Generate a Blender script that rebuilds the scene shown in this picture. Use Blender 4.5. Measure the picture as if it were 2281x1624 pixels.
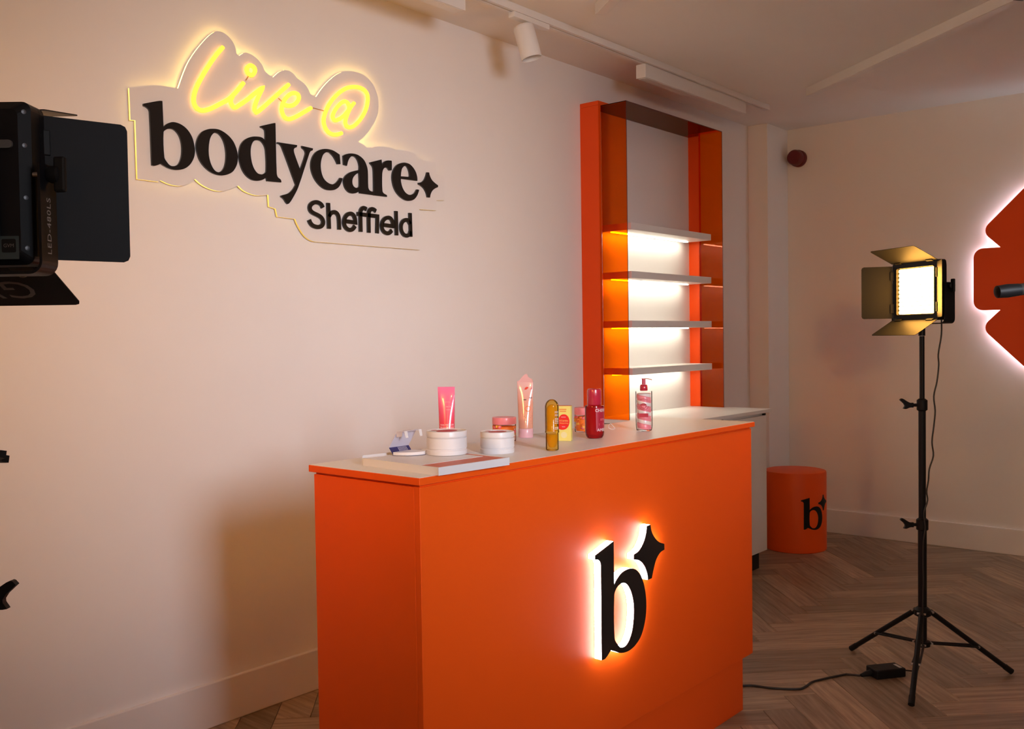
import bpy, bmesh, math, random
from mathutils import Vector, Matrix
from mathutils.geometry import tessellate_polygon

for _o in list(bpy.data.objects):
    bpy.data.objects.remove(_o, do_unlink=True)
scene = bpy.context.scene
COL = scene.collection
random.seed(7)

# ------------------------------------------------------------------ camera
cam_data = bpy.data.cameras.new('camera')
cam_data.sensor_fit = 'HORIZONTAL'
cam_data.sensor_width = 36.0
cam_data.lens = 2120.295 / 2281.0 * 36.0
cam_data.clip_start = 0.02
camera = bpy.data.objects.new('camera', cam_data)
COL.objects.link(camera)
YAW, PITCH, ROLL = 0.70585, -0.02827, -0.01426
_f = Vector((-math.sin(YAW) * math.cos(PITCH), math.cos(YAW) * math.cos(PITCH), math.sin(PITCH)))
_r0 = Vector((math.cos(YAW), math.sin(YAW), 0))
_u0 = _r0.cross(_f)
_r = math.cos(ROLL) * _r0 + math.sin(ROLL) * _u0
_u = -math.sin(ROLL) * _r0 + math.cos(ROLL) * _u0
camera.matrix_world = Matrix(((_r.x, _u.x, -_f.x, 2.8561), (_r.y, _u.y, -_f.y, 0.0),
                              (_r.z, _u.z, -_f.z, 1.30), (0, 0, 0, 1)))
scene.camera = camera

# ------------------------------------------------------------------ world and exposure
world = bpy.data.worlds.new('world')
scene.world = world
world.use_nodes = True
world.node_tree.nodes['Background'].inputs[0].default_value = (0.72, 0.80, 1.0, 1)
world.node_tree.nodes['Background'].inputs[1].default_value = 0.02


vs = scene.view_settings
vs.view_transform = 'Standard'
vs.look = 'None'
vs.gamma = 1.0
vs.use_curve_mapping = False
vs.exposure = 0.0
scene.cycles.use_denoising = True
scene.cycles.max_bounces = 8
scene.cycles.diffuse_bounces = 5
scene.cycles.glossy_bounces = 3
scene.cycles.transparent_max_bounces = 12
scene.cycles.caustics_reflective = False
scene.cycles.caustics_refractive = False
scene.cycles.adaptive_threshold = 0.12

# strengths of the lamps built further down: cool softbox, warm key panel, warm back panel, warm rear panel
COOL_W, KEY_W, BACK_L, REAR_W = 8.3, 3.8, 54.0, 8.4
# outlines in metres on the wall plane, as (along wall, height)
SIGN_PANEL=[(1.5097,2.0944),(1.5112,1.9958),(1.5275,1.9972),(1.5293,1.8143),(1.6020,1.8141),(1.6079,1.8195),(1.6321,1.8117),(1.6553,1.8085),(1.6789,1.8095),(1.7030,1.8184),(1.7313,1.8379),(1.7517,1.8239),(1.7792,1.8132),(1.8072,1.8080),(1.8326,1.8093),(1.8618,1.8195),(1.8954,1.8344),(1.9142,1.8209),(1.9406,1.8123),(1.9709,1.8089),(2.0175,1.8160),(2.0193,1.7749),(2.0472,1.7697),(2.0540,1.7421),(2.1308,1.7408),(2.1401,1.7223),(2.1591,1.6949),(2.1786,1.6770),(2.2064,1.6659),(2.2348,1.6646),(2.7560,1.6667),(2.7548,1.8339),(2.8553,1.8377),(2.8563,1.8804),(2.9041,1.8852),(2.9038,1.9878),(2.8555,1.9920),(2.8542,2.0386),(2.7555,2.0376),(2.7418,2.0527),(2.7140,2.0624),(2.6772,2.0640),(2.6362,2.0590),(2.6006,2.0648),(2.5304,2.0581),(2.4831,2.0466),(2.4623,2.0564),(2.4354,2.0637),(2.4716,2.0930),(2.5065,2.1337),(2.5333,2.1769),(2.5429,2.2174),(2.5375,2.2618),(2.5148,2.2995),(2.4772,2.3227),(2.4315,2.3294),(2.3864,2.3235),(2.3418,2.3052),(2.2976,2.2701),(2.2617,2.2326),(2.2360,2.1989),(2.2097,2.2062),(2.1971,2.2265),(2.1788,2.2411),(2.1514,2.2507),(2.1389,2.2631),(2.1174,2.2706),(2.0958,2.2692),(2.0999,2.2707),(2.0747,2.2582),(2.0476,2.2338),(2.0150,2.2476),(2.0018,2.2695),(1.9784,2.2876),(1.9517,2.2961),(1.9316,2.2946),(1.9098,2.2800),(1.9001,2.2850),(1.8958,2.3065),(1.8801,2.3283),(1.8547,2.3434),(1.8262,2.3437),(1.8006,2.3267),(1.7720,2.2955),(1.7435,2.2593),(1.7152,2.2154),(1.6962,2.1739),(1.6772,2.1247),(1.5990,2.1191)]
SIGN_LETTERS={
'b':([(1.5520,2.0523),(1.6058,2.0707),(1.6164,2.0721),(1.6179,1.9899),(1.6327,2.0031),(1.6532,2.0111),(1.6795,2.0079),(1.7029,1.9942),(1.7188,1.9723),(1.7271,1.9437),(1.7282,1.9276),(1.7231,1.9052),(1.7089,1.8817),(1.6876,1.8655),(1.6608,1.8582),(1.6375,1.8592),(1.6175,1.8660),(1.6062,1.8717),(1.5947,1.8657),(1.5833,1.8616),(1.5754,1.8625),(1.5723,2.0285),(1.5697,2.0372),(1.5615,2.0428),(1.5524,2.0454)],[[(1.6175,1.9729),(1.6263,1.9822),(1.6380,1.9875),(1.6554,1.9868),(1.6712,1.9732),(1.6795,1.9530),(1.6818,1.9265),(1.6781,1.8992),(1.6672,1.8777),(1.6523,1.8696),(1.6378,1.8699),(1.6251,1.8815),(1.6182,1.8938)]]),
'o':([(1.7918,2.0113),(1.8201,2.0130),(1.8485,2.0029),(1.8721,1.9841),(1.8861,1.9580),(1.8913,1.9305),(1.8863,1.9045),(1.8711,1.8800),(1.8481,1.8660),(1.8224,1.8601),(1.7942,1.8637),(1.7666,1.8781),(1.7457,1.9014),(1.7358,1.9287),(1.7339,1.9501),(1.7400,1.9728),(1.7543,1.9940),(1.7730,2.0056)],[[(1.8072,2.0008),(1.8228,1.9962),(1.8367,1.9788),(1.8440,1.9548),(1.8459,1.9300),(1.8427,1.9044),(1.8342,1.8838),(1.8196,1.8709),(1.8038,1.8717),(1.7901,1.8866),(1.7814,1.9102),(1.7789,1.9346),(1.7811,1.9597),(1.7863,1.9797),(1.7961,1.9949)]]),
'd':([(1.9859,2.0512),(2.0445,2.0713),(2.0480,2.0707),(2.0488,1.8961),(2.0530,1.8819),(2.0659,1.8740),(2.0682,1.8646),(2.0078,1.8621),(2.0054,1.8748),(1.9873,1.8640),(1.9667,1.8587),(1.9431,1.8603),(1.9201,1.8747),(1.9042,1.8983),(1.8968,1.9284),(1.8981,1.9540),(1.9063,1.9778),(1.9232,1.9959),(1.9469,2.0079),(1.9706,2.0124),(1.9910,2.0117),(2.0045,2.0030),(2.0037,2.0382),(1.9970,2.0443),(1.9868,2.0465)],[[(1.9703,2.0000),(1.9873,1.9982),(2.0006,1.9842),(2.0053,1.9661),(2.0060,1.8981),(1.9964,1.8874),(1.9843,1.8830),(1.9674,1.8861),(1.9510,1.9070),(1.9434,1.9375),(1.9431,1.9631),(1.9479,1.9824),(1.9567,1.9951)]]),
'y':([(2.0551,2.0052),(2.1402,2.0072),(2.1386,1.9995),(2.1275,1.9935),(2.1251,1.9857),(2.1277,1.9741),(2.1518,1.9193),(2.1774,1.9811),(2.1747,1.9922),(2.1630,2.0002),(2.1613,2.0074),(2.2110,2.0054),(2.2100,1.9983),(2.1993,1.9926),(2.1923,1.9802),(2.1414,1.8560),(2.1170,1.8152),(2.1010,1.7945),(2.0932,1.7900),(2.0865,1.7956),(2.0783,1.8056),(2.0645,1.8145),(2.0672,1.8180),(2.0980,1.8291),(2.1178,1.8454),(2.1307,1.8637),(2.0742,1.9903),(2.0655,1.9985),(2.0550,2.0002)],[]),
'c':([(2.3357,1.9997),(2.3388,1.9643),(2.3248,1.9625),(2.3191,1.9726),(2.3057,1.9894),(2.2903,1.9997),(2.2767,2.0009),(2.2610,1.9926),(2.2510,1.9759),(2.2453,1.9507),(2.2477,1.9235),(2.2587,1.9003),(2.2778,1.8872),(2.2972,1.8838),(2.3131,1.8897),(2.3273,1.9022),(2.3355,1.9125),(2.3475,1.9123),(2.3452,1.9027),(2.3307,1.8792),(2.3125,1.8663),(2.2927,1.8611),(2.2655,1.8612),(2.2388,1.8736),(2.2165,1.8954),(2.2039,1.9212),(2.2008,1.9450),(2.2071,1.9701),(2.2227,1.9919),(2.2460,2.0058),(2.2731,2.0120),(2.3043,2.0109)],[]),
'a':([(2.3530,1.9979),(2.3670,2.0055),(2.3931,2.0118),(2.4238,2.0109),(2.4523,1.9977),(2.4675,1.9775),(2.4737,1.9544),(2.4744,1.8928),(2.4809,1.8815),(2.4945,1.8778),(2.5032,1.8805),(2.5028,1.8646),(2.4313,1.8643),(2.4297,1.8750),(2.4180,1.8656),(2.3981,1.8601),(2.3786,1.8621),(2.3616,1.8753),(2.3535,1.8945),(2.3539,1.9096),(2.3628,1.9240),(2.3826,1.9381),(2.4046,1.9465),(2.4312,1.9542),(2.4316,1.9695),(2.4254,1.9891),(2.4125,2.0009),(2.3994,2.0025),(2.3884,1.9977),(2.3772,1.9827),(2.3702,1.9617),(2.3552,1.9638)],[[(2.4301,1.9439),(2.4109,1.9331),(2.3973,1.9163),(2.3955,1.8976),(2.4032,1.8866),(2.4141,1.8834),(2.4261,1.8875),(2.4307,1.8965)]]),
'r':([(2.4858,1.9902),(2.5459,2.0091),(2.5490,1.9845),(2.5573,1.9995),(2.5739,2.0086),(2.5975,2.0117),(2.6003,2.0086),(2.5994,1.9734),(2.5871,1.9718),(2.5778,1.9794),(2.5661,1.9804),(2.5543,1.9713),(2.5482,1.9531),(2.5476,1.8870),(2.5543,1.8773),(2.5706,1.8720),(2.5718,1.8651),(2.5037,1.8640),(2.5033,1.9615),(2.4991,1.9764),(2.4880,1.9853)],[]),
'e':([(2.7397,1.9474),(2.6476,1.9456),(2.6483,1.9333),(2.6551,1.9128),(2.6692,1.8947),(2.6886,1.8861),(2.7059,1.8879),(2.7235,1.8969),(2.7364,1.9127),(2.7490,1.9123),(2.7463,1.9048),(2.7358,1.8856),(2.7179,1.8693),(2.6905,1.8612),(2.6636,1.8639),(2.6325,1.8802),(2.6116,1.9044),(2.6027,1.9316),(2.6018,1.9526),(2.6085,1.9745),(2.6257,1.9960),(2.6501,2.0087),(2.6769,2.0133),(2.7038,2.0078),(2.7282,1.9875),(2.7386,1.9653)],[[(2.6478,1.9552),(2.6962,1.9585),(2.6979,1.9677),(2.6934,1.9850),(2.6839,1.9981),(2.6717,2.0001),(2.6569,1.9894),(2.6502,1.9726)]]),
'star':([(2.7965,1.9897),(2.8083,1.9901),(2.8116,1.9777),(2.8241,1.9608),(2.8421,1.9500),(2.8592,1.9427),(2.8590,1.9353),(2.8416,1.9279),(2.8257,1.9169),(2.8150,1.9011),(2.8110,1.8868),(2.7966,1.8864),(2.7919,1.9023),(2.7795,1.9192),(2.7645,1.9285),(2.7470,1.9345),(2.7471,1.9410),(2.7623,1.9446),(2.7804,1.9576),(2.7910,1.9752)],[]),
}
SIGN_SMALL=[
('S',[[(2.2530,1.7924),(2.2463,1.8029),(2.2322,1.8090),(2.2159,1.8087),(2.2016,1.8018),(2.1933,1.7906),(2.1950,1.7779),(2.2068,1.7692),(2.2269,1.7629),(2.2451,1.7547),(2.2530,1.7423),(2.2507,1.7306),(2.2402,1.7216),(2.2238,1.7186),(2.2056,1.7221),(2.1946,1.7309),(2.1885,1.7424)]]),
('h',[[(2.2784,1.8126),(2.2802,1.7165)],[(2.2796,1.7610),(2.2891,1.7743),(2.3039,1.7806),(2.3186,1.7770),(2.3268,1.7634),(2.3290,1.7169)]]),
('e',[[(2.3573,1.7513),(2.4086,1.7502),(2.4059,1.7675),(2.3962,1.7795),(2.3809,1.7816),(2.3656,1.7745),(2.3549,1.7591),(2.3527,1.7422),(2.3601,1.7277),(2.3751,1.7198),(2.3904,1.7223),(2.4006,1.7302),(2.4056,1.7370)]]),
('f',[[(2.4343,1.7165),(2.4348,1.7898),(2.4377,1.8009),(2.4464,1.8092),(2.4580,1.8090),(2.4651,1.8055)],[(2.4174,1.7841),(2.4583,1.7840)]]),
('f',[[(2.4756,1.7162),(2.4764,1.7884),(2.4799,1.8014),(2.4896,1.8092),(2.5033,1.8084),(2.5132,1.8031)],[(2.4560,1.7838),(2.4990,1.7838)]]),
('i',[[(2.4967,1.7840),(2.5210,1.7837),(2.5180,1.7169)]]),
('e',[[(2.5476,1.7526),(2.6022,1.7513),(2.6002,1.7695),(2.5896,1.7816),(2.5731,1.7830),(2.5565,1.7756),(2.5450,1.7597),(2.5432,1.7438),(2.5508,1.7287),(2.5670,1.7212),(2.5835,1.7242),(2.5956,1.7346)]]),
('l',[[(2.6204,1.8136),(2.6214,1.7164)]]),
('d',[[(2.6977,1.8128),(2.6994,1.7166)],[(2.6967,1.7674),(2.6861,1.7809),(2.6714,1.7825),(2.6552,1.7740),(2.6465,1.7573),(2.6485,1.7379),(2.6603,1.7228),(2.6773,1.7193),(2.6912,1.7261),(2.6979,1.7381)]]),
]
SIGN_NEON=[[(1.8422,2.2926),(1.8145,2.2590),(1.7853,2.2172),(1.7564,2.1704),(1.7355,2.1284),(1.7278,2.0973),(1.7327,2.0765),(1.7476,2.0669),(1.7660,2.0681),(1.7910,2.0784),(1.8229,2.0978),(1.8585,2.1208),(1.8884,2.1500),(1.9205,2.1885)],
[(1.8749,2.1321),(1.8674,2.1168),(1.8716,2.1050),(1.8821,2.0975),(1.9004,2.1086),(1.9306,2.1309),(1.9683,2.1634),(2.0003,2.1901),(1.9824,2.1574),(1.9645,2.1198),(1.9627,2.1024),(1.9699,2.0944),(1.9943,2.1150),(2.0439,2.1600),(2.1092,2.2190)],
[(1.9437,2.2512),(1.9341,2.2393),(1.9381,2.2259),(1.9513,2.2201),(1.9650,2.2314),(1.9664,2.2459),(1.9538,2.2542),(1.9437,2.2512)],
[(2.0888,2.1425),(2.1140,2.1439),(2.1360,2.1552),(2.1511,2.1743),(2.1490,2.1894),(2.1334,2.1934),(2.1114,2.1834),(2.0893,2.1602),(2.0772,2.1346),(2.0768,2.1169),(2.0870,2.0995),(2.1056,2.0952),(2.1311,2.1054),(2.1684,2.1280),(2.2063,2.1525)],
[(2.4118,2.2071),(2.3900,2.1812),(2.3730,2.1486),(2.3660,2.1271),(2.3709,2.1138),(2.3850,2.1098),(2.4097,2.1200),(2.4392,2.1469),(2.4651,2.1831),(2.4787,2.2205),(2.4773,2.2522),(2.4547,2.2687),(2.4174,2.2689),(2.3764,2.2565),(2.3357,2.2292),(2.2993,2.1917),(2.2750,2.1537),(2.2634,2.1212),(2.2659,2.0971),(2.2809,2.0780),(2.3041,2.0708),(2.3279,2.0744),(2.3480,2.0822)],
[(2.3803,2.1686),(2.3861,2.1884),(2.3731,2.2043),(2.3549,2.2001),(2.3305,2.1787),(2.3100,2.1505),(2.3057,2.1343),(2.3153,2.1251),(2.3333,2.1311),(2.3597,2.1495),(2.3804,2.1717)]]
SIGN_WIRES=[[(1.9460,2.2191),(1.9328,2.1994)],[(2.0667,2.1634),(2.0835,2.1541)],[(2.2182,2.1553),(2.2690,2.1534)]]
LOGO_B=([(2.0811,0.7097),(2.1686,0.7329),(2.1686,0.6118),(2.1801,0.6220),(2.2050,0.6365),(2.2301,0.6414),(2.2554,0.6407),(2.2809,0.6314),(2.3065,0.6076),(2.3243,0.5692),(2.3314,0.5241),(2.3252,0.4790),(2.3033,0.4380),(2.2716,0.4172),(2.2356,0.4094),(2.1957,0.4143),(2.1713,0.4249),(2.1496,0.4342),(2.1230,0.4184),(2.1065,0.4181),(2.1078,0.6722),(2.1048,0.6863),(2.0934,0.6958),(2.0809,0.6982)],[[(2.1686,0.5827),(2.1796,0.5998),(2.1995,0.6082),(2.2193,0.6069),(2.2392,0.5943),(2.2566,0.5693),(2.2671,0.5328),(2.2653,0.4932),(2.2544,0.4559),(2.2310,0.4305),(2.2009,0.4284),(2.1814,0.4432),(2.1681,0.4633)]])
LOGO_STAR=([(2.3399,0.7477),(2.3582,0.7491),(2.3648,0.7276),(2.3808,0.7073),(2.4052,0.6899),(2.4330,0.6800),(2.4338,0.6625),(2.4102,0.6579),(2.3878,0.6414),(2.3736,0.6176),(2.3623,0.5911),(2.3423,0.5902),(2.3384,0.6099),(2.3229,0.6362),(2.2970,0.6555),(2.2702,0.6629),(2.2705,0.6776),(2.2975,0.6842),(2.3215,0.7030),(2.3353,0.7267)],[])
LAMP_CABLE=[(1.7781,3.7234,1.3589),(1.7786,3.7213,1.2890),(1.7703,3.7114,1.2143),(1.7719,3.7114,1.1777),(1.7673,3.7051,1.1145),(1.7588,3.6959,1.0598),(1.7630,3.6975,1.0065),(1.7596,3.6925,0.9483),(1.7550,3.6863,0.8901),(1.7592,3.6880,0.8402),(1.7481,3.6768,0.7904),(1.7459,3.6734,0.7489),(1.7412,3.6678,0.7074),(1.7440,3.6689,0.6741),(1.7342,3.6588,0.6277),(1.7384,3.6604,0.5743),(1.7337,3.6546,0.5245),(1.7330,3.6512,0.4497),(1.7347,3.6502,0.3831)]
MAINS_CABLE=[(1.5340,3.5856,0.0040),(1.4873,3.5366,0.0040),(1.4492,3.4582,0.0040),(1.4202,3.3820,0.0040),(1.4194,3.3233,0.0040),(1.4113,3.2828,0.0040),(1.3310,3.2309,0.0040),(1.2846,3.2172,0.0040),(1.2548,3.2052,0.0040),(1.2267,3.1716,0.0040)]

# ------------------------------------------------------------------ helpers
def tag(o, label=None, cat=None, group=None, kind=None):
    if label: o['label'] = label
    if cat: o['category'] = cat
    if group: o['group'] = group
    if kind: o['kind'] = kind
    return o

def thing(name, loc=(0, 0, 0), rz=0.0, label=None, cat=None, group=None):
    o = bpy.data.objects.new(name, None)
    o.empty_display_size = 0.1
    COL.objects.link(o)
    o.location = loc; o.rotation_euler = (0, 0, rz)
    return tag(o, label, cat, group)

def link_mesh(name, verts, faces, m, parent=None, smooth=False, bevel=0.0, seg=2):
    me = bpy.data.meshes.new(name)
    me.from_pydata([tuple(v) for v in verts], [], faces)
    bm = bmesh.new(); bm.from_mesh(me)
    bmesh.ops.remove_doubles(bm, verts=bm.verts, dist=1e-6)
    bmesh.ops.recalc_face_normals(bm, faces=bm.faces)
    if bevel:
        bmesh.ops.bevel(bm, geom=[e for e in bm.edges if e.calc_face_angle(0) > 0.6], offset=bevel,
                        segments=seg, profile=0.5, affect='EDGES', clamp_overlap=True)
    bm.to_mesh(me); bm.free()
    me.materials.append(m)
    if smooth:
        me.polygons.foreach_set('use_smooth', [True] * len(me.polygons))
        try: me.set_sharp_from_angle(angle=math.radians(38))
        except Exception: pass
    o = bpy.data.objects.new(name, me)
    COL.objects.link(o)
    if parent is not None: o.parent = parent
    return o

BOXF = [(0, 1, 2, 3), (7, 6, 5, 4), (0, 4, 5, 1), (1, 5, 6, 2), (2, 6, 7, 3), (3, 7, 4, 0)]
def boxv(lo, hi):
    (x0, y0, z0), (x1, y1, z1) = lo, hi
    return [(x0, y0, z0), (x1, y0, z0), (x1, y1, z0), (x0, y1, z0), (x0, y0, z1), (x1, y0, z1), (x1, y1, z1), (x0, y1, z1)]
def box(name, lo, hi, m, parent=None, bevel=0.002, seg=2):
    return link_mesh(name, boxv(lo, hi), BOXF, m, parent, bevel=bevel, seg=seg)
def multi(name, parts, m, parent=None, smooth=False, bevel=0.0):
    V, F = [], []
    for v, f in parts:
        n = len(V); V += list(v); F += [tuple(i + n for i in q) for q in f]
    return link_mesh(name, V, F, m, parent, smooth, bevel)

def ring_loft(rings, closed_ends=True):
    n = len(rings[0]); V = [p for r in rings for p in r]; F = []
    for k in range(len(rings) - 1):
        for i in range(n):
            j = (i + 1) % n
            F.append((k * n + i, k * n + j, (k + 1) * n + j, (k + 1) * n + i))
    if closed_ends:
        F.append(tuple(range(n))[::-1]); F.append(tuple((len(rings) - 1) * n + i for i in range(n)))
    return V, F
def lathe(name, prof, m, parent=None, seg=40, loc=(0, 0, 0), close=True, smooth=True):
    rings = [[(loc[0] + r * math.cos(2 * math.pi * i / seg), loc[1] + r * math.sin(2 * math.pi * i / seg), loc[2] + z)
              for i in range(seg)] for r, z in prof]
    V, F = ring_loft(rings, close)
    return link_mesh(name, V, F, m, parent, smooth)
def sweep(pts, rad, seg=10, caps=True, radii=None, up=None):
    P = [Vector(p) for p in pts]; n = len(P); rings = []
    t = (P[1] - P[0]).normalized()
    a = Vector((0, 0, 1)) if abs(t.z) < 0.9 else Vector((1, 0, 0))
    nrm = (a - t * a.dot(t)).normalized()
    for i in range(n):
        if i == 0: t = P[1] - P[0]
        elif i == n - 1: t = P[-1] - P[-2]
        else: t = (P[i + 1] - P[i]).normalized() + (P[i] - P[i - 1]).normalized()
        t.normalize()
        nrm = nrm - t * nrm.dot(t)
        nrm.normalize()
        bn = t.cross(nrm)
        r = radii[i] if radii else rad
        rings.append([P[i] + nrm * (r * math.cos(2 * math.pi * k / seg)) + bn * (r * math.sin(2 * math.pi * k / seg)) for k in range(seg)])
    return ring_loft(rings, caps)
def tube(name, pts, rad, m, parent=None, seg=10, radii=None):
    V, F = sweep(pts, rad, seg, True, radii)
    return link_mesh(name, V, F, m, parent, True)

def crom(P, steps=6, closed=False, corner=50.0):
    """Catmull-Rom through points; sharp turns stay corners."""
    P = [Vector(p) for p in P]; n = len(P); out = []
    def sharp(i):
        if not closed and (i == 0 or i == n - 1): return True
        a = P[i] - P[i - 1]; b = P[(i + 1) % n] - P[i]
        if a.length < 1e-9 or b.length < 1e-9: return True
        return math.degrees(a.angle(b)) > corner
    S = [sharp(i) for i in range(n)]
    for i in range(n if closed else n - 1):
        p1, p2 = P[i], P[(i + 1) % n]
        L = (p2 - p1).length
        def tan(k):
            t = (P[(k + 1) % n] - P[k - 1])
            return t.normalized() * L
        m1 = (p2 - p1) if S[i] else tan(i)
        m2 = (p2 - p1) if S[(i + 1) % n] else tan((i + 1) % n)
        k = 1 if (S[i] and S[(i + 1) % n]) else steps
        for q in range(k):
            s = q / k
            out.append(p1 * (2 * s**3 - 3 * s**2 + 1) + m1 * (s**3 - 2 * s**2 + s) + p2 * (-2 * s**3 + 3 * s**2) + m2 * (s**3 - s**2))
    if not closed: out.append(P[-1])
    return out

def prism(outer, holes, f0, f1, front=True, back=True, side=True):
    """Polygon with holes between two mappings f0 (back) and f1 (front): (verts, faces)."""
    loops = [list(outer)] + [list(h) for h in holes]
    flat = [p for l in loops for p in l]
    tris = tessellate_polygon([[Vector((p[0], p[1], 0)) for p in l] for l in loops])
    n = len(flat)
    V = [f0(p) for p in flat] + [f1(p) for p in flat]; F = []
    for t in tris:
        if front: F.append(tuple(i + n for i in t))
        if back: F.append(tuple(reversed(t)))
    if side:
        s = 0
        for l in loops:
            k = len(l)
            for i in range(k):
                j = (i + 1) % k
                F.append((s + i, s + j, n + s + j, n + s + i))
            s += k
    return V, F
def offset_loop(L, d):
    """Move a closed loop inwards (d>0 for a counter-clockwise loop)."""
    L = [Vector((p[0], p[1])) for p in L]; n = len(L); out = []
    area = sum(L[i].x * L[(i + 1) % n].y - L[(i + 1) % n].x * L[i].y for i in range(n))
    s = 1 if area > 0 else -1
    for i in range(n):
        a = (L[i] - L[i - 1]); b = (L[(i + 1) % n] - L[i])
        if a.length < 1e-9 or b.length < 1e-9: out.append(L[i]); continue
        na = Vector((-a.y, a.x)).normalized(); nb = Vector((-b.y, b.x)).normalized()
        m = na + nb
        if m.length < 1e-6: out.append(L[i] + na * d * s); continue
        m.normalize()
        out.append(L[i] + m * (d * s / max(0.5, m.dot(na))))
    return out
def ribbon(pts, w):
    """Flat stroke of width w with square ends: closed loop."""
    P = [Vector((p[0], p[1])) for p in pts]; n = len(P); A, B = [], []
    for i in range(n):
        if i == 0: t = P[1] - P[0]
        elif i == n - 1: t = P[-1] - P[-2]
        else: t = (P[i + 1] - P[i]).normalized() + (P[i] - P[i - 1]).normalized()
        t.normalize(); q = Vector((-t.y, t.x))
        k = 1.0
        if 0 < i < n - 1:
            a = (P[i] - P[i - 1]).normalized(); k = min(1.5, 1 / max(0.4, q.dot(Vector((-a.y, a.x)))))
        A.append(P[i] + q * w / 2 * k); B.append(P[i] - q * w / 2 * k)
    return A, B
def ribbon_mesh(pts, w, f0, f1):
    A, B = ribbon(pts, w); n = len(A)
    V = [f0(p) for p in A] + [f0(p) for p in B] + [f1(p) for p in A] + [f1(p) for p in B]; F = []
    for i in range(n - 1):
        F += [(2 * n + i, 2 * n + i + 1, 3 * n + i + 1, 3 * n + i), (i, n + i, n + i + 1, i + 1),
              (i, i + 1, 2 * n + i + 1, 2 * n + i), (n + i, 3 * n + i, 3 * n + i + 1, n + i + 1)]
    F += [(0, 2 * n, 3 * n, n), (n - 1, 2 * n - 1, 4 * n - 1, 3 * n - 1)]
    return V, F

def text_loops(s, size, align='CENTER', spacing=1.0, bold=0.0):
    """Triangulated text from the built-in font: (verts2d, faces)."""
    cu = bpy.data.curves.new('lettering', 'FONT')
    cu.body = s; cu.size = size; cu.align_x = align; cu.align_y = 'CENTER'; cu.space_character = spacing
    cu.resolution_u = 3; cu.offset = bold
    o = bpy.data.objects.new('lettering', cu); COL.objects.link(o)
    bpy.context.view_layer.update()
    me = bpy.data.meshes.new_from_object(o.evaluated_get(bpy.context.evaluated_depsgraph_get()))
    V = [(v.co.x, v.co.y) for v in me.vertices]; F = [tuple(p.vertices) for p in me.polygons]
    bpy.data.objects.remove(o, do_unlink=True); bpy.data.curves.remove(cu); bpy.data.meshes.remove(me)
    return V, F
def text_on(name, items, fmap, m, parent):
    """items: (string, size, cx, cy[, spacing[, bold]]) placed in a 2-D frame then mapped to 3-D."""
    V, F = [], []
    for it in items:
        s, size, cx, cy = it[:4]
        v, f = text_loops(s, size, spacing=it[4] if len(it) > 4 else 1.0, bold=it[5] if len(it) > 5 else 0.0)
        n = len(V)
        V += [fmap((x + cx, y + cy)) for x, y in v]; F += [tuple(i + n for i in q) for q in f]
    me = bpy.data.meshes.new(name); me.from_pydata([tuple(v) for v in V], [], F); me.materials.append(m)
    o = bpy.data.objects.new(name, me); COL.objects.link(o); o.parent = parent
    return o
def flat_decal(name, loops, fmap, m, parent, cut=None):
    V, F = [], []
    for outer, holes in loops:
        v, f = prism(outer, holes, fmap, fmap, True, False, False)
        k = len(v) // 2; n = len(V)
        V += v[k:]; F += [tuple(i - k + n for i in q) for q in f]
    me = bpy.data.meshes.new(name); me.from_pydata([tuple(v) for v in V], [], F); me.materials.append(m)
    o = bpy.data.objects.new(name, me); COL.objects.link(o); o.parent = parent
    return o
def circle2(cx, cy, r, n=24, ry=None):
    return [(cx + r * math.cos(2 * math.pi * i / n), cy + (ry or r) * math.sin(2 * math.pi * i / n)) for i in range(n)]
def rrect(x0, y0, x1, y1, r, n=5):
    out = []
    for cx, cy, a0 in ((x1 - r, y1 - r, 0), (x0 + r, y1 - r, 90), (x0 + r, y0 + r, 180), (x1 - r, y0 + r, 270)):
        for i in range(n + 1):
            a = math.radians(a0 + 90 * i / n); out.append((cx + r * math.cos(a), cy + r * math.sin(a)))
    return out

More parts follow.
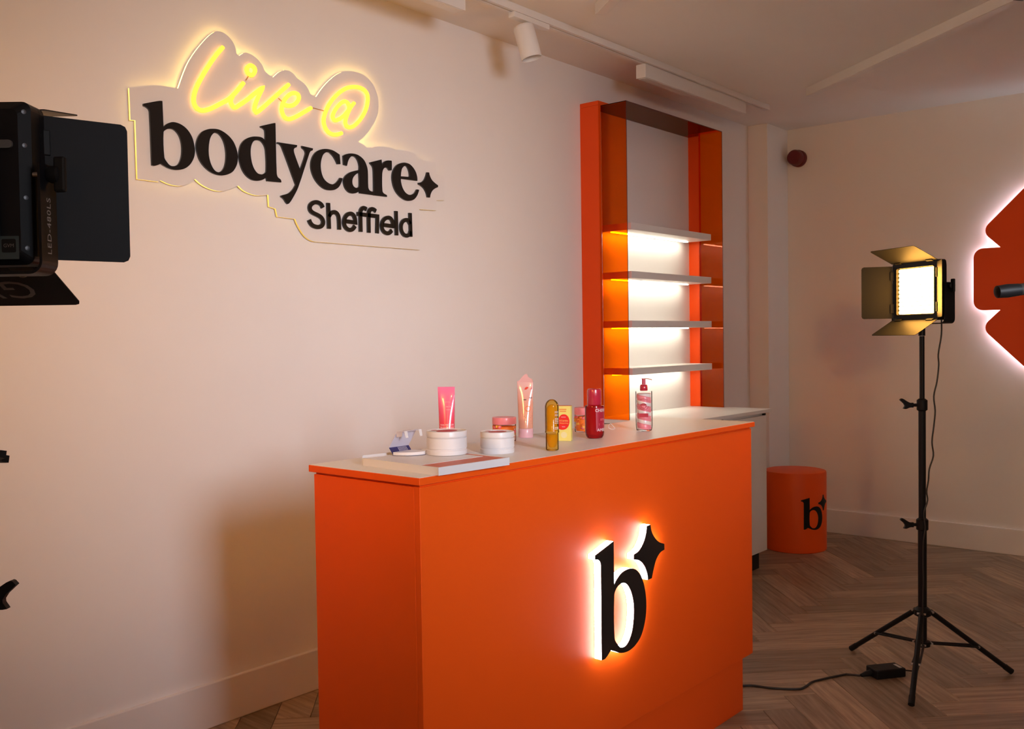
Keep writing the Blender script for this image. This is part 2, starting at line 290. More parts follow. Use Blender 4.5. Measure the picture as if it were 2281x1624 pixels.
# ------------------------------------------------------------------ materials
def mat(name, col, rough=0.5, metal=0.0, spec=0.5, emit=None, es=0.0, vary=0.04, scale=6.0, bump=0.0, bscale=200.0, coat=0.0):
    m = bpy.data.materials.new(name); m.use_nodes = True
    nt = m.node_tree; N = nt.nodes; L = nt.links; b = N['Principled BSDF']
    b.inputs['Roughness'].default_value = rough; b.inputs['Metallic'].default_value = metal
    b.inputs['Specular IOR Level'].default_value = spec
    if coat: b.inputs['Coat Weight'].default_value = coat; b.inputs['Coat Roughness'].default_value = 0.05
    tc = N.new('ShaderNodeTexCoord')
    if vary:
        nz = N.new('ShaderNodeTexNoise'); nz.inputs['Scale'].default_value = scale; nz.inputs['Detail'].default_value = 4
        L.new(tc.outputs['Object'], nz.inputs['Vector'])
        mr = N.new('ShaderNodeMapRange'); mr.inputs[3].default_value = 1 - vary; mr.inputs[4].default_value = 1 + vary
        L.new(nz.outputs[0], mr.inputs[0])
        mx = N.new('ShaderNodeMix'); mx.data_type = 'RGBA'; mx.blend_type = 'MULTIPLY'; mx.inputs[0].default_value = 1
        mx.inputs[6].default_value = (*col, 1); L.new(mr.outputs[0], mx.inputs[7])
        L.new(mx.outputs[2], b.inputs['Base Color'])
    else:
        b.inputs['Base Color'].default_value = (*col, 1)
    if bump:
        nb = N.new('ShaderNodeTexNoise'); nb.inputs['Scale'].default_value = bscale; nb.inputs['Detail'].default_value = 3
        L.new(tc.outputs['Object'], nb.inputs['Vector'])
        bp = N.new('ShaderNodeBump'); bp.inputs['Strength'].default_value = bump; bp.inputs['Distance'].default_value = 0.002
        L.new(nb.outputs[0], bp.inputs['Height']); L.new(bp.outputs[0], b.inputs['Normal'])
    if emit:
        b.inputs['Emission Color'].default_value = (*emit, 1); b.inputs['Emission Strength'].default_value = es
    return m
def glow(name, col, strength):
    m = bpy.data.materials.new(name); m.use_nodes = True
    nt = m.node_tree; nt.nodes.clear()
    e = nt.nodes.new('ShaderNodeEmission'); e.inputs[0].default_value = (*col, 1); e.inputs[1].default_value = strength
    o = nt.nodes.new('ShaderNodeOutputMaterial'); nt.links.new(e.outputs[0], o.inputs[0])
    return m
def sheer(name, col, rough=0.05, ior=1.45, body=0.0, bodycol=None, glint=(1, 1, 1)):
    """Thin tinted clear plastic: tinted see-through, mirror-like glance, optional milky share."""
    m = bpy.data.materials.new(name); m.use_nodes = True
    nt = m.node_tree; N = nt.nodes; L = nt.links; N.clear()
    tr = N.new('ShaderNodeBsdfTransparent'); tr.inputs[0].default_value = (*col, 1)
    gl = N.new('ShaderNodeBsdfGlossy'); gl.inputs['Roughness'].default_value = rough; gl.inputs[0].default_value = (*glint, 1)
    fr = N.new('ShaderNodeFresnel'); fr.inputs[0].default_value = ior
    mx = N.new('ShaderNodeMixShader'); L.new(fr.outputs[0], mx.inputs[0])
    base = tr
    if body:
        dd = N.new('ShaderNodeBsdfDiffuse'); dd.inputs[0].default_value = (*(bodycol or col), 1)
        tl_ = N.new('ShaderNodeBsdfTranslucent'); tl_.inputs[0].default_value = (*(bodycol or col), 1)
        df = N.new('ShaderNodeMixShader'); df.inputs[0].default_value = 0.4
        L.new(dd.outputs[0], df.inputs[1]); L.new(tl_.outputs[0], df.inputs[2])
        m2 = N.new('ShaderNodeMixShader'); m2.inputs[0].default_value = body
        L.new(tr.outputs[0], m2.inputs[1]); L.new(df.outputs[0], m2.inputs[2]); base = m2
    L.new(base.outputs[0], mx.inputs[1]); L.new(gl.outputs[0], mx.inputs[2])
    o = N.new('ShaderNodeOutputMaterial'); L.new(mx.outputs[0], o.inputs[0])
    return m
def zramp(name, stops, rough=0.3, coat=0.3):
    """Colour printed along the height of the thing (object z)."""
    m = bpy.data.materials.new(name); m.use_nodes = True
    nt = m.node_tree; N = nt.nodes; L = nt.links; b = N['Principled BSDF']
    b.inputs['Roughness'].default_value = rough; b.inputs['Coat Weight'].default_value = coat
    tc = N.new('ShaderNodeTexCoord'); sx = N.new('ShaderNodeSeparateXYZ'); L.new(tc.outputs['Object'], sx.inputs[0])
    mr = N.new('ShaderNodeMapRange'); mr.inputs[1].default_value = stops[0][0]; mr.inputs[2].default_value = stops[-1][0]
    L.new(sx.outputs[2], mr.inputs[0])
    cr = N.new('ShaderNodeValToRGB'); L.new(mr.outputs[0], cr.inputs[0])
    z0, z1 = stops[0][0], stops[-1][0]
    el = cr.color_ramp.elements
    el[0].position = 0; el[0].color = (*stops[0][1], 1); el[1].position = 1; el[1].color = (*stops[-1][1], 1)
    for z, c in stops[1:-1]:
        e = el.new((z - z0) / (z1 - z0)); e.color = (*c, 1)
    L.new(cr.outputs[0], b.inputs['Base Color'])
    return m
def swirl_mat(name, c1, c2, pitch):
    m = bpy.data.materials.new(name); m.use_nodes = True
    nt = m.node_tree; N = nt.nodes; L = nt.links; b = N['Principled BSDF']
    b.inputs['Roughness'].default_value = 0.3
    tc = N.new('ShaderNodeTexCoord'); s = N.new('ShaderNodeSeparateXYZ'); L.new(tc.outputs['Object'], s.inputs[0])
    at = N.new('ShaderNodeMath'); at.operation = 'ARCTAN2'; L.new(s.outputs[1], at.inputs[0]); L.new(s.outputs[0], at.inputs[1])
    d1 = N.new('ShaderNodeMath'); d1.operation = 'DIVIDE'; d1.inputs[1].default_value = 2 * math.pi; L.new(at.outputs[0], d1.inputs[0])
    d2 = N.new('ShaderNodeMath'); d2.operation = 'DIVIDE'; d2.inputs[1].default_value = pitch; L.new(s.outputs[2], d2.inputs[0])
    ad = N.new('ShaderNodeMath'); ad.operation = 'ADD'; L.new(d1.outputs[0], ad.inputs[0]); L.new(d2.outputs[0], ad.inputs[1])
    fr = N.new('ShaderNodeMath'); fr.operation = 'FRACT'; L.new(ad.outputs[0], fr.inputs[0])
    cr = N.new('ShaderNodeValToRGB'); L.new(fr.outputs[0], cr.inputs[0]); el = cr.color_ramp.elements
    el[0].position = 0.0; el[0].color = (*c1, 1); el[1].position = 0.56; el[1].color = (*c1, 1)
    e = el.new(0.62); e.color = (*c2, 1); e = el.new(0.94); e.color = (*c2, 1); e = el.new(1.0); e.color = (*c1, 1)
    L.new(cr.outputs[0], b.inputs['Base Color'])
    return m
def wood_mat(name, island=False):
    m = bpy.data.materials.new(name); m.use_nodes = True
    nt = m.node_tree; N = nt.nodes; L = nt.links; b = N['Principled BSDF']
    b.inputs['Roughness'].default_value = 0.42
    tc = N.new('ShaderNodeTexCoord')
    if island: rnd = N.new('ShaderNodeNewGeometry').outputs['Random Per Island']
    else: rnd = N.new('ShaderNodeObjectInfo').outputs['Random']
    off = N.new('ShaderNodeVectorMath'); off.operation = 'MULTIPLY_ADD'
    off.inputs[1].default_value = (1, 1, 1)
    cmb = N.new('ShaderNodeCombineXYZ'); mu = N.new('ShaderNodeMath'); mu.operation = 'MULTIPLY'; mu.inputs[1].default_value = 37.0
    L.new(rnd, mu.inputs[0]); L.new(mu.outputs[0], cmb.inputs[0]); L.new(mu.outputs[0], cmb.inputs[1])
    L.new(tc.outputs['Object'], off.inputs[0]); L.new(cmb.outputs[0], off.inputs[2])
    mp = N.new('ShaderNodeMapping'); mp.inputs['Scale'].default_value = (1.6, 22.0, 1.0); L.new(off.outputs[0], mp.inputs[0])
    nz = N.new('ShaderNodeTexNoise'); nz.inputs['Scale'].default_value = 2.2; nz.inputs['Detail'].default_value = 6; nz.inputs['Roughness'].default_value = 0.6
    L.new(mp.outputs[0], nz.inputs['Vector'])
    cr = N.new('ShaderNodeValToRGB'); L.new(nz.outputs[0], cr.inputs[0]); el = cr.color_ramp.elements
    el[0].position = 0.3; el[0].color = (0.20, 0.128, 0.080, 1); el[1].position = 0.72; el[1].color = (0.50, 0.355, 0.235, 1)
    mr = N.new('ShaderNodeMapRange'); mr.inputs[3].default_value = 0.66; mr.inputs[4].default_value = 1.22; L.new(rnd, mr.inputs[0])
    mx = N.new('ShaderNodeMix'); mx.data_type = 'RGBA'; mx.blend_type = 'MULTIPLY'; mx.inputs[0].default_value = 1
    L.new(cr.outputs[0], mx.inputs[6]); L.new(mr.outputs[0], mx.inputs[7]); L.new(mx.outputs[2], b.inputs['Base Color'])
    bp = N.new('ShaderNodeBump'); bp.inputs['Strength'].default_value = 0.15; bp.inputs['Distance'].default_value = 0.001
    L.new(nz.outputs[0], bp.inputs['Height']); L.new(bp.outputs[0], b.inputs['Normal'])
    return m

WALL = mat('wall_paint', (0.87, 0.835, 0.815), 0.75, vary=0.015)
CEIL = mat('ceiling_paint', (0.88, 0.84, 0.80), 0.85, vary=0.015)
TRIM = mat('trim_paint', (0.86, 0.82, 0.80), 0.45, vary=0.015)
ORANGE = mat('orange_laminate', (0.90, 0.098, 0.004), 0.45, spec=0.3, vary=0.03, scale=3)
ORANGE2 = mat('orange_board', (0.86, 0.078, 0.003), 0.45, spec=0.3, vary=0.03, scale=3)
WHITE = mat('white_laminate', (0.82, 0.80, 0.78), 0.38, vary=0.015)
WHITE_P = mat('white_powder_coat', (0.78, 0.76, 0.75), 0.5, vary=0.015)
BLACK = mat('black_plastic', (0.008, 0.008, 0.009), 0.5, spec=0.2, vary=0.1)
BLACK_M = mat('black_metal', (0.008, 0.008, 0.010), 0.42, spec=0.2, vary=0.1)
BLACK_S = mat('black_acrylic', (0.010, 0.009, 0.009), 0.28, vary=0.0)
DOOR_B = mat('black_painted_sheet', (0.013, 0.013, 0.015), 0.55, spec=0.15, vary=0.06)
STEEL = mat('steel', (0.55, 0.55, 0.57), 0.3, metal=1.0, vary=0.05)
SCREW = mat('dark_screw', (0.16, 0.16, 0.17), 0.45, metal=1.0, vary=0)
GREYTXT = mat('grey_print', (0.34, 0.33, 0.33), 0.6, vary=0)
DARKTXT = mat('dim_print', (0.16, 0.14, 0.13), 0.6, vary=0)
WOOD = wood_mat('oak_plank'); WOOD_I = wood_mat('oak_planks_far', True)
SUB = mat('subfloor', (0.10, 0.07, 0.05), 0.8, vary=0.1)
ACRYL = sheer('orange_acrylic', (1.0, 0.39, 0.003), 0.03, 1.32, 0, None, (1.0, 0.60, 0.45))
ACRYL_EDGE = mat('acrylic_edge', (0.10, 0.012, 0.004), 0.3, vary=0)
CLEAR = sheer('clear_plastic', (0.985, 0.985, 0.99), 0.04, 1.09)
NEON = glow('neon_glow', (1.0, 0.42, 0.035), 3.1)
STRIP = glow('shelf_led', (1.0, 0.92, 0.74), 27.0)
LOGO_W = glow('logo_led', (0.93, 0.95, 1.0), 15.0)
HALO = glow('halo_led', (0.60, 0.82, 1.0), 17.0)
LEDL = glow('panel_led_key', (1.0, 0.50, 0.13), 20.0)
LEDC = glow('panel_led_cool', (0.88, 0.93, 1.0), 4.0)
LEDL.cycles.emission_sampling = 'NONE'; LEDC.cycles.emission_sampling = 'NONE'   # their light is carried by the beams
LEDR = glow('panel_led_back', (1.0, 0.46, 0.08), BACK_L)

# ------------------------------------------------------------------ the room
H = 2.650; D = 6.0495; XR = 5.2; YF = -2.4
floor = box('floor', (-0.05, YF - 0.05, -0.06), (XR + 0.05, D + 0.05, -0.0125), SUB, bevel=0)
tag(floor, 'oak herringbone plank floor', 'floor', kind='structure')
PW, PL, PT = 0.12, 0.60, 0.012
def plank_geo():
    g = 0.0008; c = 0.0012
    x0, x1, y0, y1 = g, PL - g, g, PW - g
    V = [(x0, y0, -PT), (x1, y0, -PT), (x1, y1, -PT), (x0, y1, -PT),
         (x0, y0, -c), (x1, y0, -c), (x1, y1, -c), (x0, y1, -c),
         (x0 + c, y0 + c, 0), (x1 - c, y0 + c, 0), (x1 - c, y1 - c, 0), (x0 + c, y1 - c, 0)]
    F = [(0, 1, 5, 4), (1, 2, 6, 5), (2, 3, 7, 6), (3, 0, 4, 7), (4, 5, 9, 8), (5, 6, 10, 9), (6, 7, 11, 10), (7, 4, 8, 11), (8, 9, 10, 11)]
    return V, F
_pv, _pf = plank_geo()
plank_mesh = bpy.data.meshes.new('plank'); plank_mesh.from_pydata(_pv, [], _pf); plank_mesh.materials.append(WOOD)
n_ = 5; planks = []
org = Vector((1.9, 3.2))
c45 = math.sqrt(0.5)
def rot45(x, y): return Vector((c45 * (x - y), c45 * (x + y)))
def inside(c, m=0.0): return -m < c.x < XR + m and YF - m < c.y < D + m
for i in range(-90, 91):
    for k in range(-12, 13):
        # one plank lying along +45 degrees, one across it
        p = rot45((i + 2 * k * n_) * PW, i * PW) + org; c = p + rot45(PL / 2, PW / 2)
        if inside(c, 0.30): planks.append((p, math.radians(45), c))
        q = rot45((i + 1) * PW, (i - 2 * n_ + 1 + 2 * n_ * k) * PW) + org; c = q + rot45(-PW / 2, PL / 2)
        if inside(c, 0.30): planks.append((q, math.radians(135), c))
def seen_rank(c):
    d = (c - Vector((2.856, 0))); fwd = d.dot(Vector((-0.648, 0.761))); lat = d.dot(Vector((0.761, 0.648)))
    if c.x < 0.1 or c.y > D or fwd < 1.5: return 99
    a = abs(lat / fwd)
    return fwd if a < 0.60 else 50 + a
planks.sort(key=lambda t: seen_rank(t[2]))
near, far = planks[:290], planks[290:]
for p, a, c in near:
    o = bpy.data.objects.new('plank', plank_mesh); COL.objects.link(o)
    o.location = (p.x, p.y, 0); o.rotation_euler = (0, 0, a); o.parent = floor
V_, F_ = [], []
for p, a, c in far:
    ca, sa = math.cos(a), math.sin(a); k = len(V_)
    V_ += [(p.x + ca * x - sa * y, p.y + sa * x + ca * y, z) for x, y, z in _pv]; F_ += [tuple(i + k for i in f) for f in _pf]
me_ = bpy.data.meshes.new('plank_field'); me_.from_pydata(V_, [], F_); me_.materials.append(WOOD_I)
o_ = bpy.data.objects.new('plank_field', me_); COL.objects.link(o_); o_.parent = floor; o_['kind'] = 'stuff'

tag(box('ceiling', (-0.15, YF - 0.15, H), (XR + 0.35, D + 0.15, H + 0.1), CEIL, bevel=0), 'plain pale ceiling', 'ceiling', kind='structure')
tag(box('wall_left', (-0.12, YF - 0.15, -0.06), (0, D + 0.12, H), WALL, bevel=0), 'long pale painted wall behind the neon sign', 'wall', kind='structure')
tag(box('wall_back', (0, D, -0.06), (XR + 0.2, D + 0.12, H), WALL, bevel=0), 'pale end wall with the round alarm', 'wall', kind='structure')
tag(box('wall_front', (-0.12, YF - 0.12, -0.06), (XR + 0.2, YF, H), WALL, bevel=0), 'pale wall behind the camera', 'wall', kind='structure')
tag(box('wall_column', (0, 5.745, -0.06), (0.136, D, H), WALL, bevel=0.003), 'boxed-out pale column in the far corner', 'column', kind='structure')
tag(box('wall_right', (XR, YF - 0.12, -0.06), (XR + 0.12, D + 0.12, H), WALL, bevel=0), 'pale wall on the right, outside the frame', 'wall', kind='structure')
def skirting(name, pts, label):
    # pts: run along the wall, then profile extruded towards the room
    o = link_mesh(name, pts[0], pts[1], TRIM, None, bevel=0.004)
    return tag(o, label, 'baseboard', kind='structure')
skirting('baseboard_left', (boxv((0, YF, 0), (0.016, 5.745, 0.1518)), BOXF), 'pale skirting board along the sign wall')
skirting('baseboard_back', (boxv((0.136, D - 0.016, 0), (XR, D, 0.1518)), BOXF), 'pale skirting board along the end wall')
skirting('baseboard_front', (boxv((0, YF, 0), (XR, YF + 0.016, 0.1518)), BOXF), 'pale skirting board behind the camera')

# ------------------------------------------------------------------ neon wall sign
sign = thing('neon_sign', (0, 2.2, 2.0), 0, 'clear-edged wall sign with yellow neon script above black serif lettering', 'sign')
def sg(x): return lambda p: (x, p[0] - 2.2, p[1] - 2.0)
panel_loop = [(p[0], p[1]) for p in crom([(a, b, 0) for a, b in SIGN_PANEL], 5, True, 42)]
PANEL_M = mat('sign_panel', (0.85, 0.815, 0.795), 0.35, vary=0.0)
v_, f_ = prism(panel_loop, [], sg(0.0105), sg(0.018), True, True, False)
pan = link_mesh('backing_panel', v_, f_, PANEL_M, sign)
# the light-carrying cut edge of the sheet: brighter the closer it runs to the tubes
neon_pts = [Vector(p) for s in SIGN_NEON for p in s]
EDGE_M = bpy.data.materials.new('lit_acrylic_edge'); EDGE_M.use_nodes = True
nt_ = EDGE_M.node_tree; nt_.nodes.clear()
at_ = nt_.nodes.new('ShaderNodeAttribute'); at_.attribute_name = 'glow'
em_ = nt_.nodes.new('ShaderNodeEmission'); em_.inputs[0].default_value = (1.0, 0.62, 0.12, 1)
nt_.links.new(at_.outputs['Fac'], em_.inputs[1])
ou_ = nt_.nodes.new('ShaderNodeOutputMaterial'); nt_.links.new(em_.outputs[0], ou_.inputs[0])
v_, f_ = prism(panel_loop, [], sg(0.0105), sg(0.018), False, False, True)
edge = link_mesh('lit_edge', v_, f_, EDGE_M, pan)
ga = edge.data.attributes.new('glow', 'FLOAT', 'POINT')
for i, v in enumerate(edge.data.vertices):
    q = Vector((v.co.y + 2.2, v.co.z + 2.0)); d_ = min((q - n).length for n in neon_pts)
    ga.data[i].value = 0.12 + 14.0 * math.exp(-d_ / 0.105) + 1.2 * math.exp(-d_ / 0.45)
for y_, z_ in ((1.85, 2.02), (2.2, 1.95), (2.6, 1.90), (2.5, 1.72)):
    lathe('standoff', [(0.006, 0), (0.006, 0.0104)], STEEL, sign, 14, (0, 0, 0)).matrix_local = Matrix.Translation((0, y_ - 2.2, z_ - 2.0)) @ Matrix.Rotation(math.radians(90), 4, 'Y')
for k_, (o_, h_) in SIGN_LETTERS.items():
    lo = [(p[0], p[1]) for p in crom([(a, b, 0) for a, b in o_], 4, True, 48)]
    hs = [[(p[0], p[1]) for p in crom([(a, b, 0) for a, b in q], 4, True, 60)] for q in h_]
    v_, f_ = prism(lo, hs, sg(0.0182), sg(0.026))
    ob = link_mesh('star' if k_ == 'star' else 'letter', v_, f_, BLACK_S, sign)
for k_, strokes in SIGN_SMALL:
    parts_ = []
    for s_ in strokes:
        pts = [(p[0], p[1]) for p in crom([(a, b, 0) for a, b in s_], 5, False, 62)]
        parts_.append(ribbon_mesh(pts, 0.0155, sg(0.0182), sg(0.026)))
    multi('small_letter', parts_, BLACK_S, sign)
for s_ in SIGN_NEON:
    pts = crom([(0.0265, a - 2.2, b - 2.0) for a, b in s_], 4, False, 75)
    tube('neon_tube', pts, 0.0072, NEON, sign, 8)
for s_ in SIGN_WIRES:
    tube('wire', [(0.020, a - 2.2, b - 2.0) for a, b in s_], 0.0016, mat('wire_' + str(len(bpy.data.materials)), (0.45, 0.25, 0.10), 0.5, vary=0), sign, 6)

# ------------------------------------------------------------------ orange counter
XF, XB, Y0, Y1, HT, HB, OV = 1.3426, 0.9708, 1.4558, 3.0548, 0.9951, 0.9779, 0.0091
cnt = thing('display_counter', (1.157, 2.255, 0), 0, 'long bright orange counter with a white top and lit letter logo', 'counter')
def cl(p): return (p[0] - 1.157, p[1] - 2.255, p[2])
box('front_panel', cl((XF - 0.018, Y0, 0.183)), cl((XF, Y1, HB - 0.006)), ORANGE, cnt, bevel=0.0012)
box('end_panel', cl((XB, Y0, 0.06)), cl((XF - 0.0182, Y0 + 0.018, HB - 0.006)), ORANGE, cnt, bevel=0.0012)
box('end_panel', cl((XB, Y1 - 0.018, 0.183)), cl((XF - 0.0182, Y1, HB - 0.006)), ORANGE, cnt, bevel=0.0012)
box('shelf', cl((XB + 0.01, Y0 + 0.018, 0.5)), cl((XF - 0.0182, Y1 - 0.018, 0.518)), WHITE, cnt, bevel=0.001)
box('worktop_core', cl((XB + 0.004, Y0 + 0.004, HB - 0.006)), cl((XF - 0.004, Y1 - 0.004, HB)), ORANGE2, cnt, bevel=0)
box('worktop_edge', cl((XB - OV, Y0 - OV, HB)), cl((XF + OV, Y1 + OV, HT - 0.0006)), ORANGE, cnt, bevel=0.0012)
box('worktop_surface', cl((XB - OV + 0.0012, Y0 - OV + 0.0012, HT - 0.0012)), cl((XF + OV - 0.0012, Y1 + OV - 0.0012, HT)), WHITE, cnt, bevel=0)
box('plinth', cl((XB + 0.02, Y0 + 0.02, 0.0)), cl((XF - 0.006, Y1 - 0.065, 0.183)), ORANGE, cnt, bevel=0.001)
def lg(x): return lambda p: (x - 1.157, p[0] - 2.255, p[1])
for nm_, (o_, h_) in (('logo_letter', LOGO_B), ('logo_star', LOGO_STAR)):
    lo = [(p[0], p[1]) for p in crom([(a, b, 0) for a, b in o_], 5, True, 44)]
    hs = [[(p[0], p[1]) for p in crom([(a, b, 0) for a, b in q], 5, True, 60)] for q in h_]
    v_, f_ = prism(lo, hs, lg(XF + 0.0235), lg(XF + 0.0255))
    face = link_mesh(nm_, v_, f_, BLACK_S, cnt); face['label'] = 'flat black face of the lit logo'
    v_, f_ = prism(lo, hs, lg(XF + 0.001), lg(XF + 0.0234), False, False, True)
    ret = link_mesh('lit_return', v_, f_, LOGO_W, face); ret['label'] = 'glowing white side of the logo'
LOGO_LOOPS = []
for o_, h_ in (LOGO_B, LOGO_STAR):
    LOGO_LOOPS.append(([(p[0], p[1]) for p in crom([(a, b, 0) for a, b in o_], 4, True, 44)],
                       [[(p[0], p[1]) for p in crom([(a, b, 0) for a, b in q], 4, True, 60)] for q in h_]))

# ------------------------------------------------------------------ lit shelf unit
UY0, UY1, UZ0, UZ1 = 3.905, 4.92, 0.886, 2.447
su = thing('shelf_unit', (0.0, 4.41, UZ0), 0, 'tall orange wall shelf unit with four lit white shelves', 'shelving')
def sl(p): return (p[0], p[1] - 4.41, p[2] - UZ0)
g_ = 0.001
box('side_panel', sl((g_, UY0, UZ0)), sl((0.113, UY0 + 0.02, UZ1)), ORANGE2, su, bevel=0.001)
box('side_panel', sl((g_, UY1 - 0.02, UZ0)), sl((0.113, UY1, UZ1)), ORANGE2, su, bevel=0.001)
box('header', sl((g_, UY0, UZ1 + 0.0005)), sl((0.113, UY1, UZ1 + 0.022)), ORANGE2, su, bevel=0.001)
box('back_panel', sl((g_, UY0 + 0.02, UZ0)), sl((0.045, UY1 - 0.02, UZ1)), WHITE, su, bevel=0)
ad = 0.262
for y in (UY0 + 0.0205, UY1 - 0.0245):
    a_ = box('acrylic_side', sl((0.1135, y, UZ0)), sl((ad, y + 0.004, UZ1 - 0.0045)), ACRYL, su, bevel=0)
    a_['label'] = 'see-through orange acrylic sheet'
    box('polished_edge', sl((ad + 0.0002, y, UZ0)), sl((ad + 0.001, y + 0.004, UZ1 - 0.0045)), ACRYL_EDGE, a_, bevel=0)
a_ = box('acrylic_top', sl((0.046, UY0 + 0.0205, UZ1 - 0.004)), sl((ad, UY1 - 0.0205, UZ1)), ACRYL, su, bevel=0)
a_['label'] = 'see-through orange acrylic sheet'
box('polished_edge', sl((ad + 0.0002, UY0 + 0.0205, UZ1 - 0.004)), sl((ad + 0.001, UY1 - 0.0205, UZ1)), ACRYL_EDGE, a_, bevel=0)
for zb in (1.832, 1.590, 1.342, 1.103):
    s_ = box('shelf', sl((0.0455, 4.022, zb)), sl((0.222, 4.838, zb + 0.035)), WHITE, su, bevel=0.0015)
    st = box('led_strip', sl((0.085, 4.04, zb - 0.0045)), sl((0.099, 4.795, zb - 0.0005)), STRIP, s_, bevel=0.001)

# ------------------------------------------------------------------ base cabinet and its worktop
cab = thing('base_cabinet', (0.26, 4.41, 0), 0, 'low white cabinet with a black plinth standing under the lit shelves', 'cabinet')
def kl(p): return (p[0] - 0.26, p[1] - 4.41, p[2])
CX = 0.520
box('carcass', kl((0.017, 3.92, 0.10)), kl((CX - 0.02, 4.90, 0.862)), WHITE, cab, bevel=0.001)
for y0, y1 in ((3.922, 4.4085), (4.4115, 4.898)):
    dr = box('door', kl((CX - 0.0195, y0, 0.105)), kl((CX, y1, 0.852)), WHITE, cab, bevel=0.0015)
    box('grip', kl((CX - 0.017, y1 - 0.018, 0.8522)), kl((CX - 0.002, y1 - 0.001, 0.866)), BLACK, dr, bevel=0.001)
box('plinth', kl((0.03, 3.93, 0)), kl((CX - 0.04, 4.88, 0.10)), BLACK, cab, bevel=0.001)
tag(box('worktop', (0.017, 3.905, 0.8665), (CX + 0.012, 4.945, 0.8855), WHITE, None, bevel=0.0012), 'thin white worktop on the low cabinet below the lit shelves', 'worktop')

# ------------------------------------------------------------------ stool
stl = thing('round_stool', (0.423, 5.49, 0), 0, 'round orange drum stool printed with a black letter, near the far corner', 'stool')
R_ = 0.181; SH_ = 0.475
lathe('drum', [(R_ - 0.004, 0), (R_, 0.004), (R_, SH_ - 0.012), (R_ - 0.003, SH_ - 0.003), (R_ - 0.012, SH_)], ORANGE, stl, 72)
lathe('base_ring', [(R_ - 0.012, 0.0), (R_ - 0.012, 0.0035)], BLACK, stl, 48)
az0 = math.atan2(-5.49, 2.856 - 0.423) + math.radians(33.5)
lb_c = 2.206; sc_ = 0.595
def cyl(p):
    a = az0 + (p[0] - lb_c) * sc_ / R_
    return ((R_ + 0.0008) * math.cos(a), (R_ + 0.0008) * math.sin(a), 0.140 + (p[1] - 0.4094) * sc_)
def cyl_decal(name, loops, fmap, m, parent, step=0.012):
    bm = bmesh.new()
    for outer, holes in loops:
        v, f = prism(outer, holes, lambda p: (p[0], p[1], 0), lambda p: (p[0], p[1], 0), True, False, False)
        k = len(v) // 2; vs_ = [bm.verts.new(q) for q in v[k:]]
        for q in f:
            try: bm.faces.new([vs_[i - k] for i in q])
            except ValueError: pass
    xs = [v.co.x for v in bm.verts]; x = min(xs) + step
    while x < max(xs):
        bmesh.ops.bisect_plane(bm, geom=list(bm.verts) + list(bm.edges) + list(bm.faces), plane_co=(x, 0, 0), plane_no=(1, 0, 0)); x += step
    for v in bm.verts: v.co = fmap((v.co.x, v.co.y))
    me = bpy.data.meshes.new(name); bm.to_mesh(me); bm.free(); me.materials.append(m)
    o = bpy.data.objects.new(name, me); COL.objects.link(o); o.parent = parent
    return o
cyl_decal('printed_letter', LOGO_LOOPS[:1], cyl, BLACK, stl)
cyl_decal('printed_star', LOGO_LOOPS[1:], cyl, BLACK, stl)

# ------------------------------------------------------------------ alarm sounder
RED = mat('red_plastic', (0.13, 0.004, 0.006), 0.4, vary=0.03)
al = thing('alarm_sounder', (0.215, D, 2.452), 0, 'round dark red alarm sounder high on the end wall', 'alarm')
def turn(o): o.rotation_euler = (math.radians(90), 0, 0); return o
turn(lathe('base', [(0.055, 0.0005), (0.055, 0.03), (0.052, 0.034)], RED, al, 40))
turn(lathe('dome', [(0.050, 0.0345), (0.050, 0.075), (0.044, 0.088), (0.02, 0.093)], RED, al, 40))

# ------------------------------------------------------------------ halo-lit orange wall sign on the end wall
hs = thing('halo_sign', (1.874, D, 1.60), 0, 'big orange rounded asterisk sign glowing white round its edge', 'sign')
aa, RR, cr_ = 0.18, 0.578, 0.052
lobe = []
for k in range(8):
    t = math.radians(45 * k)
    base = [(RR - cr_, -aa, 270)], 0
    loc = []
    nx = aa * (1 + math.sqrt(2))
    loc.append((nx, -aa))
    for i in range(7):
        q = math.radians(-90 + 90 * i / 6); loc.append((RR - cr_ + cr_ * math.cos(q), -aa + cr_ + cr_ * math.sin(q)))
    for i in range(7):
        q = math.radians(0 + 90 * i / 6); loc.append((RR - cr_ + cr_ * math.cos(q), aa - cr_ + cr_ * math.sin(q)))
    for x, y in loc: lobe.append((x * math.cos(t) - y * math.sin(t), x * math.sin(t) + y * math.cos(t)))
def hw(y): return lambda p: (p[0], -y, p[1])
v_, f_ = prism(lobe, [], hw(0.034), hw(0.042)); link_mesh('sign_plate', v_, f_, ORANGE2, hs)
inner = [(p.x, p.y) for p in offset_loop(lobe, 0.022)]; inner2 = [(p.x, p.y) for p in offset_loop(lobe, 0.034)]
v_, f_ = prism(inner, [inner2], hw(0.012), hw(0.026)); lt = link_mesh('led_ring', v_, f_, HALO, hs); lt['label'] = 'white light ring behind the plate'
for ang in range(0, 360, 90):
    q = turn(lathe('standoff', [(0.01, 0.0005), (0.01, 0.034)], STEEL, hs, 12)); q.location = (0.3 * math.cos(math.radians(ang)), 0, 0.3 * math.sin(math.radians(ang)))

